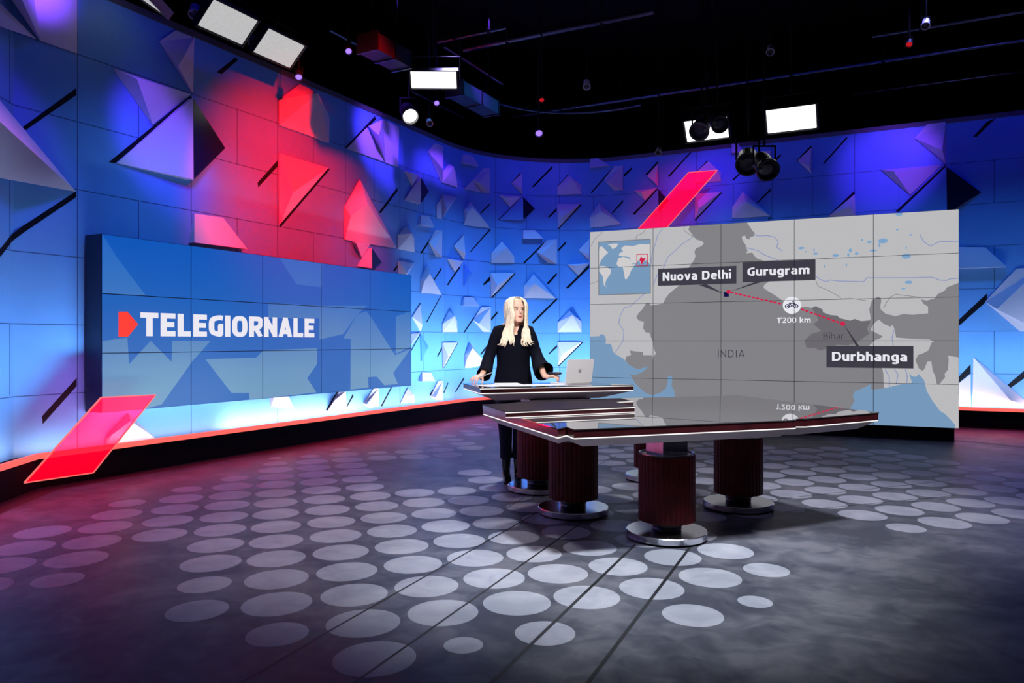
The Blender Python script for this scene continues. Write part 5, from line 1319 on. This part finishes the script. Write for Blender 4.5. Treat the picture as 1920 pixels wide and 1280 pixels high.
# long blonde hair: a close cap plus many tapering wavy locks from the parting
bm = bmesh.new()
cap = []
for z, w, yf, yb in ((-.10, .080, .050, .105), (-.05, .092, .030, .112), (0, .098, .020, .116), (.04, .100, .004, .118), (.075, .092, -.030, .108), (.098, .072, -.052, .088), (.108, .046, -.044, .060), (.116, .018, -.026, .030)):
    cy, ry = (yf + yb) / 2, (yb - yf) / 2
    cap.append([hd((w * cos(2 * pi * k / 28), cy + ry * sin(2 * pi * k / 28), z)) for k in range(28)])
loft(bm, cap)
rnd = random.Random(5)
N_L = 150
PART = .012                                           # parting a little off centre
for i in range(N_L):
    t = i / (N_L - 1)
    ph = radians(44 + t * 272)                       # 0 = face, 180 = back
    if abs(ph - pi) < .02: ph += .03
    sx = 1 if sin(ph) > 0 else -1
    S_, C_2 = sin(ph), cos(ph)
    j = lambda a: rnd.uniform(-a, a)
    fr = min(1.0, max(0.0, (C_2 + .3) / 1.0))
    side = abs(S_)
    y0 = -.066 * max(0, C_2) + .045 * max(0, -C_2)
    g = rnd.uniform(.012, .022) + .006 * side
    def on_head(z, k=1.0, dz=0.0):
        for (z0, w0, f0, b0), (z1, w1, f1, b1) in zip(HR, HR[1:]):
            if z0 <= z <= z1:
                u = (z - z0) / (z1 - z0)
                w_, yf_, yb_ = w0 + (w1 - w0) * u, f0 + (f1 - f0) * u, b0 + (b1 - b0) * u
        w_ = max(w_, .058) if z < 0 else w_
        return (sx * (w_ + g) * max(.10, side) * k + PART * (1 - k), (yf_ + yb_) / 2 - ((yb_ - yf_) / 2 + g) * C_2, z + dz)
    pts = [(PART + sx * .002, y0 * .9 - .004, .124 + j(.0015)), on_head(.109, .80, .013), on_head(.100, .92, .010), on_head(.083, 1, .006), on_head(.058), on_head(.025), on_head(-.010), on_head(-.050)]
    if C_2 > .3:
        pts = [(x, min(y, -.045 if z < .05 else y), z) for x, y, z in pts]
    cx_, cy_, _z = on_head(-.06)
    pts.append((cx_ * 1.12 + j(.004), cy_ * .9 + .004, -.100))
    up_ = [hd(p) for p in pts]
    x5 = sx * (.036 + .092 * side) + .012 + j(.010)
    ww = rnd.uniform(0, 6.28)
    if C_2 > -0.30:
        curl = rnd.choice((-1.0, -.4, .6, 1.2, 1.6))
        tz = 1.284 + j(.022) + .02 * (1 - fr) + (.012 if sx > 0 else 0)
        xa = up_[-1].x
        q_ = min(1.0, max(0.0, (side - .69) / .31))
        xt = (.066 + .088 * q_ if sx > 0 else -.004 - .098 * q_) + j(.010)
        mixx = lambda u, a_=0.0: xa + (xt - xa) * u + a_ * .009
        low = [(mixx(.15), up_[-1].y * .6 - .030 * fr - .02 + j(.004), 1.462),
               (mixx(.40, sin(ww)), -.098 - .020 * fr + j(.008), 1.415),
               (mixx(.65, sin(ww + 1.4)), -.132 + j(.008), 1.370),
               (mixx(.85, sin(ww + 2.8)), -.146 + j(.006), 1.332),
               (mixx(1.0, sin(ww + 4)), -.152 + j(.005), tz + .030),
               (mixx(1.0) + sx * .011 * curl, -.155, tz + .008),
               (mixx(1.0) + sx * .024 * curl, -.153, tz)]
    else:
        bk = max(0, -C_2)
        low = [(x5 * 1.0, .045 + .040 * bk, 1.455), (x5 * .99, .070 + .02 * bk, 1.41), (x5 * .97 + .006 * sin(ww), .096 + j(.006), 1.37), (x5 * .95 + .008 * sin(ww + 1.5), .104, 1.335),
               (x5 * .94 + .008 * sin(ww + 3), .106, 1.30 + j(.012)), (x5 * .94 + sx * .008, .106, 1.28 + j(.012)), (x5 * .95 + sx * .014, .104, 1.265)]
    path = smooth_line(up_ + [Vector(p) for p in low], 3)
    n_ = len(path)
    w = rnd.uniform(.7, 1.15)
    rad = []
    for q in range(n_):
        u = q / (n_ - 1)
        r_ = (.004 + .009 * min(1, u / .25)) if u < .25 else .013 if u < .62 else .013 * max(.06, 1 - ((u - .62) / .38) ** 1.3)
        rad.append((r_ * w, .0065 * min(1, r_ / .010)))
    tube(bm, path, rad, 7, up=RY @ Vector((S_, -C_2, 0)))
hr = obj('hair', bm, M['hair'], person, smooth=True)

# pen in her writing hand, presentation remote in the other
f = FR.normalized()
tipr = WR + f * 0.135 + Vector((0.012, -0.01, -0.010))
bm = bmesh.new()
a = Vector((0, 0, 0)); d = Vector((0.100, -0.012, 0.040)).normalized()
tube(bm, [a, a + d * .012, a + d * .02, a + d * .13, a + d * .142], [.0008, .0028, .0045, .0045, .003], 10)
pen = obj('pen', bm, mat('pen_silver', (0.45, 0.46, 0.5), 0.3, metal=0.8), None, Vector((PX, PY, 0)) + WR + f * .085 + Vector((0.012, -0.030, -0.004)))
tag(pen, 'slim silver pen held in the hand resting at the left end of the standing desk', 'pen')
bm = bmesh.new()
rv = FL.normalized()
tube(bm, [Vector((0, 0, 0)) - rv * .055, -rv * .05, rv * .0, rv * .055, rv * .066], [(.016, .009), (.021, .013), (.021, .014), (.020, .013), (.013, .008)], 14, up=(0, 0, 1))
rc = obj('remote_control', bm, M['black_metal'], None, Vector((PX, PY, 0)) + WL + rv * .075 + Vector((0, -0.012, 0.022)), smooth=True)
tag(rc, 'black handheld remote in the hand nearest the laptop', 'remote control')
bm = bmesh.new()
for k in range(3):
    q = rv * (.045 - .022 * k) + Vector((0, 0, .0135))
    lathe(bm, [(.004, q.z - .002), (.004, q.z + .0015)], 12, (q.x, q.y))
obj('button', bm, mat('button_grey', (0.2, 0.2, 0.22), 0.5), rc)

# ------------------------------------------------------------------ lighting grid
ZP = 5.6
def pipe(p, q, r, label, z=ZP):
    p, q = Vector((*p, z)), Vector((*q, z))
    c = (p + q) / 2
    bm = bmesh.new(); tube(bm, [p - c, q - c], [r, r], 14)
    o = obj('lighting_pipe', bm, M['pipe'], None, c)
    tag(o, label, 'pipe', 'pipes of the lighting grid')
    n = max(2, int((q - p).length / 2.4))
    for i in range(n):
        x = (p - c).lerp(q - c, (i + .5) / n)
        bm = bmesh.new(); tube(bm, [x + Vector((0, 0, r * .5)), x + Vector((0, 0, 7.0 - z))], [.012, .012], 8)
        box(bm, (x.x, x.y, 0.0), (.05, .05, 2 * r + .03))
        obj('drop_rod', bm, M['black'], o)
    return o
def par(px, py, l0, l1, d=V, z=ZP):
    k = (z - 1.32) * 1400 / (640 - py)
    c = Vector(((px - 960) * k / 1400, k))
    return c + d * l0, c + d * l1
for a, r, lb in ((par(1040, 59, -1.45, 1.4), .034, 'thick violet-lit ceiling pipe, nearest of the long pipes, above the dark middle'),
                 (par(1080, 201, -1.6, 9.0), .026, 'long ceiling pipe with bright white-lit stretches, farthest of the straight pipes'),
                 (par(878, 67, -.5, .6), .022, 'short dim ceiling pipe just above the left end of the thick pipe'),
                 (par(1790, 43, -1.0, 1.4), .022, 'short dim blue ceiling pipe highest on the right'),
                 (par(1800, 150, -1.6, 1.6), .022, 'dim blue ceiling pipe below the bright one at the right end')):
    pipe(a[0], a[1], r, lb)
for a, r, lb in ((par(855, 213, -1.4, .9, U, 5.42), .022, 'ceiling pipe running away to the left, below the bright panel over the presenter side'),
                 (par(900, 130, -1.0, .7, U, 5.42), .022, 'ceiling pipe running away beside the left end of the thick pipe'),
                 (par(690, 95, -0.8, .8, U, 5.42), .022, 'ceiling pipe running along the left wall right of the grey panels')):
    pipe(a[0], a[1], r, lb, 5.42)
# curved pipe over the rounded corner
bm = bmesh.new()
c0 = Vector((1.1, 11.6, 5.5))
tube(bm, [Vector((CEN.x, CEN.y, 5.5)) - c0 + Vector((-1.75 * cos(a), 1.75 * sin(a), 0)) for a in [radians(8 + 6 * k) for k in range(22)]], [.022] * 22, 10)
cp = obj('curved_pipe', bm, M['pipe'], None, c0)
tag(cp, 'thin curved ceiling pipe following the rounded corner of the set', 'pipe')
for a in (30, 75, 120):
    bm = bmesh.new()
    x = Vector((CEN.x, CEN.y, 5.5)) - c0 + Vector((-1.75 * cos(radians(a)), 1.75 * sin(radians(a)), 0))
    tube(bm, [x, x + Vector((0, 0, 1.5))], [.012, .012], 8); obj('drop_rod', bm, M['black'], cp)

# LED panel lights: housing, diffuser, yoke, drop arm
def led_panel(px, py, depth, dl, L_, W_, alpha, emi, label, col=(1, 1, 1)):
    """lower edge starts at photo point (px, py) at the given depth and runs along dl"""
    p = Vector(((px - 960) * depth / 1400, depth, 1.32 + (640 - py) * depth / 1400))
    e = Vector((dl[0], dl[1], 0)).normalized()
    nr = Vector((e.y, -e.x, 0))
    if nr.y > 0: nr = -nr
    w = nr * cos(alpha) + Vector((0, 0, 1)) * sin(alpha)
    nn = nr * sin(alpha) - Vector((0, 0, 1)) * cos(alpha)
    c = p + e * L_ / 2 + w * W_ / 2
    R_ = Matrix((e, w, nn)).transposed()
    t = empty('led_panel_light', c, label, 'light panel', 'flat panel lights under the ceiling')
    bm = bmesh.new(); box(bm, nn * -0.045, (L_ + .05, W_ + .05, .07), R_); obj('housing', bm, M['black_metal'], t)
    bm = bmesh.new()
    for s, a in ((W_ / 2 + .018, 1), (-W_ / 2 - .018, 1)): box(bm, w * s, (L_ + .06, .012, .03), R_)
    for s in (L_ / 2 + .018, -L_ / 2 - .018): box(bm, e * s, (.012, W_ + .04, .03), R_)
    obj('rim', bm, M['black_metal'], t)
    bm = bmesh.new(); box(bm, nn * -0.004, (L_, W_, .008), R_)
    m = emit('panel_diffuser', col, emi, base=(0.08, 0.08, 0.08))
    if emi < 1:
        N, Lk = m.node_tree.nodes, m.node_tree.links
        nz = N.new('ShaderNodeTexNoise'); nz.inputs['Scale'].default_value = 60; tc = N.new('ShaderNodeTexCoord')
        Lk.new(tc.outputs['Object'], nz.inputs['Vector'])
        r = N.new('ShaderNodeValToRGB'); r.color_ramp.elements[0].color = (.48, .48, .48, 1); r.color_ramp.elements[1].color = (.68, .68, .68, 1)
        Lk.new(nz.outputs['Fac'], r.inputs[0]); Lk.new(r.outputs[0], m.node_tree.nodes['Principled BSDF'].inputs['Emission Color'])
    obj('diffuser', bm, m, t)
    bm = bmesh.new()
    for s in (L_ / 2 + .05, -L_ / 2 - .05):
        tube(bm, [e * s - nn * .03, e * s - nn * .03 + Vector((0, 0, .30))], [.010, .010], 8)
    tube(bm, [e * (-L_ / 2 - .05) - nn * .03 + Vector((0, 0, .30)), e * (L_ / 2 + .05) - nn * .03 + Vector((0, 0, .30))], [.010, .010], 8)
    obj('yoke', bm, M['black'], t)
    bm = bmesh.new(); q = -nn * .03 + Vector((0, 0, .30)); tube(bm, [q, Vector((q.x, q.y, 7.0 - c.z))], [.016, .016], 8)
    obj('drop_arm', bm, M['black'], t)
    return t
led_panel(371, 47, 8.0, U, .60, .33, radians(42), .86, 'grey dim panel light over the left wall, middle of the three dim panels')
led_panel(475, 97, 8.72, U, .58, .33, radians(42), .86, 'grey dim panel light over the left wall, rightmost of the three dim panels')
led_panel(312, 31, 7.6, (0.05, -1), .60, .36, radians(35), .80, 'grey dim panel light cut off by the top edge of the picture, leftmost')
led_panel(772, 165, 10.0, (1, 0.02), .60, .22, radians(50), 2.2, 'bright white panel light hanging above the far left of the presenter')
led_panel(1289, 266, 10.0, V, .54, .28, radians(52), 2.2, 'bright white panel light partly covered by a dark spotlight can, above the map')
led_panel(1440, 250, 9.6, V, .58, .30, radians(52), 2.2, 'bright white panel light with nothing in front, rightmost, above the map')

# spotlight cans
can_proto = []
def can(px, py, depth, aim, scale, label, lens=None, body=None, group='small spotlights under the ceiling'):
    c = Vector(((px - 960) * depth / 1400, depth, 1.32 + (640 - py) * depth / 1400))
    d = (Vector(aim) - c).normalized()
    R_ = d.to_track_quat('Z', 'Y').to_matrix()
    mx = R_.to_4x4() @ Matrix.Scale(scale, 4)
    t = empty('stage_spotlight', c, label, 'spotlight', group)
    bm = bmesh.new()
    lathe(bm, [(.05, -.16), (.085, -.15), (.095, -.10), (.095, .06), (.115, .12), (.115, .15), (.10, .15), (.09, .10)], 24)
    bmesh.ops.transform(bm, matrix=mx, verts=bm.verts[:]); obj('can', bm, body or M['black_metal'], t, smooth=False)
    bm = bmesh.new(); lathe(bm, [(.088, .096), (.088, .108), (.05, .118)], 24)
    bmesh.ops.transform(bm, matrix=mx, verts=bm.verts[:]); obj('lens', bm, lens or M['lens_off'], t)
    bm = bmesh.new()
    s = scale
    for sx in (-.11, .11): tube(bm, [Vector((sx * s, 0, 0)), Vector((sx * s, 0, .19 * s))], [.010 * s, .010 * s], 8)
    tube(bm, [Vector((-.115 * s, 0, .19 * s)), Vector((.115 * s, 0, .19 * s))], [.010 * s, .010 * s], 8)
    obj('yoke', bm, M['black'], t)
    bm = bmesh.new(); tube(bm, [Vector((0, 0, .19 * s)), Vector((0, 0, 7.0 - c.z))], [.012, .012], 8); obj('drop_arm', bm, M['black'], t)
    return t
M['lens_off'] = mat('lens_dark', (0.03, 0.03, 0.05), 0.08, spec=0.8)
M['can_grey'] = mat('can_grey', (0.10, 0.10, 0.11), 0.5)
M['can_white'] = mat('can_pale', (0.5, 0.5, 0.52), 0.5)
lens_white = emit('lens_white', (1, 1, 1), 4.0)
lens_violet = emit('lens_violet', (0.30, 0.16, 1.0), 1.6)
lens_red = emit('lens_red', (0.7, 0.01, 0.02), 0.7)
can(766, 211, 10.7, (0.2, 6.2, 1.0), 1.1, 'round spotlight shining white, under the bright panel left of the presenter', lens_white)
can(1316, 236, 9.0, (0.5, 6.0, 1.0), 1.05, 'dark grey can hanging in front of the covered bright panel', None, M['can_grey'])
can(1345, 228, 8.4, (2.4, 4.0, 1.0), .85, 'black can beside the dark grey can, over the covered bright panel')
can(1402, 300, 9.0, (1.6, 5.0, 1.2), 1.25, 'black spotlight silhouette above the map, left one of the close pair')
can(1433, 309, 8.3, (2.8, 5.0, 1.0), 1.1, 'black spotlight silhouette above the map, right one of the close pair')
can(365, 20, 8.2, (-2.5, 5.0, 0.5), .55, 'small pale twin-lens lamp between the two left dim panels', None, M['can_white'])
can(474, 76, 9.5, (-2.0, 5.0, 0.5), .5, 'small pale lamp between the middle and right dim panels', None, M['can_white'])
can(653, 93, 9.2, (-0.6, 5.0, 0.8), .4, 'small lamp glowing violet right of the dim panels', lens_violet)
can(744, 121, 10.4, (0.2, 5.0, 0.8), .42, 'small pale bell lamp over the left end of the white panel', None, M['can_white'])
can(805, 229, 10.8, (0.2, 6.0, 0.8), .42, 'small pale bell lamp below and right of the round white spotlight', None, M['can_white'])
can(818, 191, 10.9, (0.2, 6.0, 0.8), .4, 'small lamp glowing violet just under the bright white panel', lens_violet)
can(1010, 246, 11.0, (0.6, 7.0, 0.8), .55, 'small lamp glowing violet over the rounded corner of the set', lens_violet)
can(1100, 158, 10.2, (0.8, 7.0, 0.8), .45, 'small pale bell lamp high above the presenter', None, M['can_white'])
can(1015, 184, 10.0, (0.8, 7.0, 0.8), .35, 'small lamp with a dim red lens high above the presenter', lens_red)
can(1445, 93, 8.6, (1.4, 5.0, 0.5), .42, 'small pale bell lamp alone in the dark over the map side', None, M['can_white'])
can(1705, 80, 8.4, (2.4, 5.0, 0.5), .34, 'small lamp with a dim red lens far right in the dark', lens_red)
can(1736, 44, 8.2, (2.4, 5.0, 0.5), .4, 'small pale bell lamp at the upper right, left of the highest blue pipe', None, M['can_white'])
can(1235, 283, 10.6, (0.8, 7.0, 0.8), .4, 'small pale bell lamp low over the wall top, left of the red panel', None, M['can_white'])
can(560, 140, 9.3, (-1.6, 6.0, 0.5), .45, 'small black lamp with violet lens just above the red-lit wall', lens_violet)
# blue-lit boxes of the air duct
def duct(px, py, depth, L_, d, label):
    c = Vector(((px - 960) * depth / 1400, depth, 1.32 + (640 - py) * depth / 1400))
    R_ = Matrix.Rotation(math.atan2(d.y, d.x), 3, 'Z')
    t = empty('duct_box', c, label, 'duct', 'duct boxes under the ceiling')
    bm = bmesh.new(); box(bm, (0, 0, 0), (L_, .28, .20), R_); obj('casing', bm, M['duct'], t)
    for s in (-.5, 0, .5):
        bm = bmesh.new(); box(bm, R_ @ Vector((s * L_ * .96, 0, 0)), (.03, .31, .23), R_); obj('flange', bm, M['pipe'], t)
    bm = bmesh.new()
    for s in (-.35, .35):
        x = R_ @ Vector((s * L_, 0, .1)); tube(bm, [x, Vector((x.x, x.y, 7.0 - c.z))], [.01, .01], 8)
    obj('drop_rod', bm, M['black'], t)
M['duct'] = mat('duct_grey', (0.008, 0.010, 0.022), 0.45)
duct(722, 98, 9.1, .7, U, 'blue-lit duct box right of the dim panels, left one of the two')
duct(888, 186, 11.2, 1.1, U, 'blue-lit duct box beside the bright white panel')
spot('grid_blue_glow', (-1.2, 8.0, 4.6), (0.2, 12.4, 5.6), 60, (0.25, 0.28, 1.0), 60, 1.0)
spot('grid_blue_glow', (5.6, 7.2, 4.6), (5.6, 11.0, 5.7), 60, (0.30, 0.30, 1.0), 60, 1.0)
spot('grid_blue_glow', (0.6, 6.0, 4.6), (0.8, 10.4, 5.6), 45, (0.45, 0.35, 1.0), 50, 1.0)
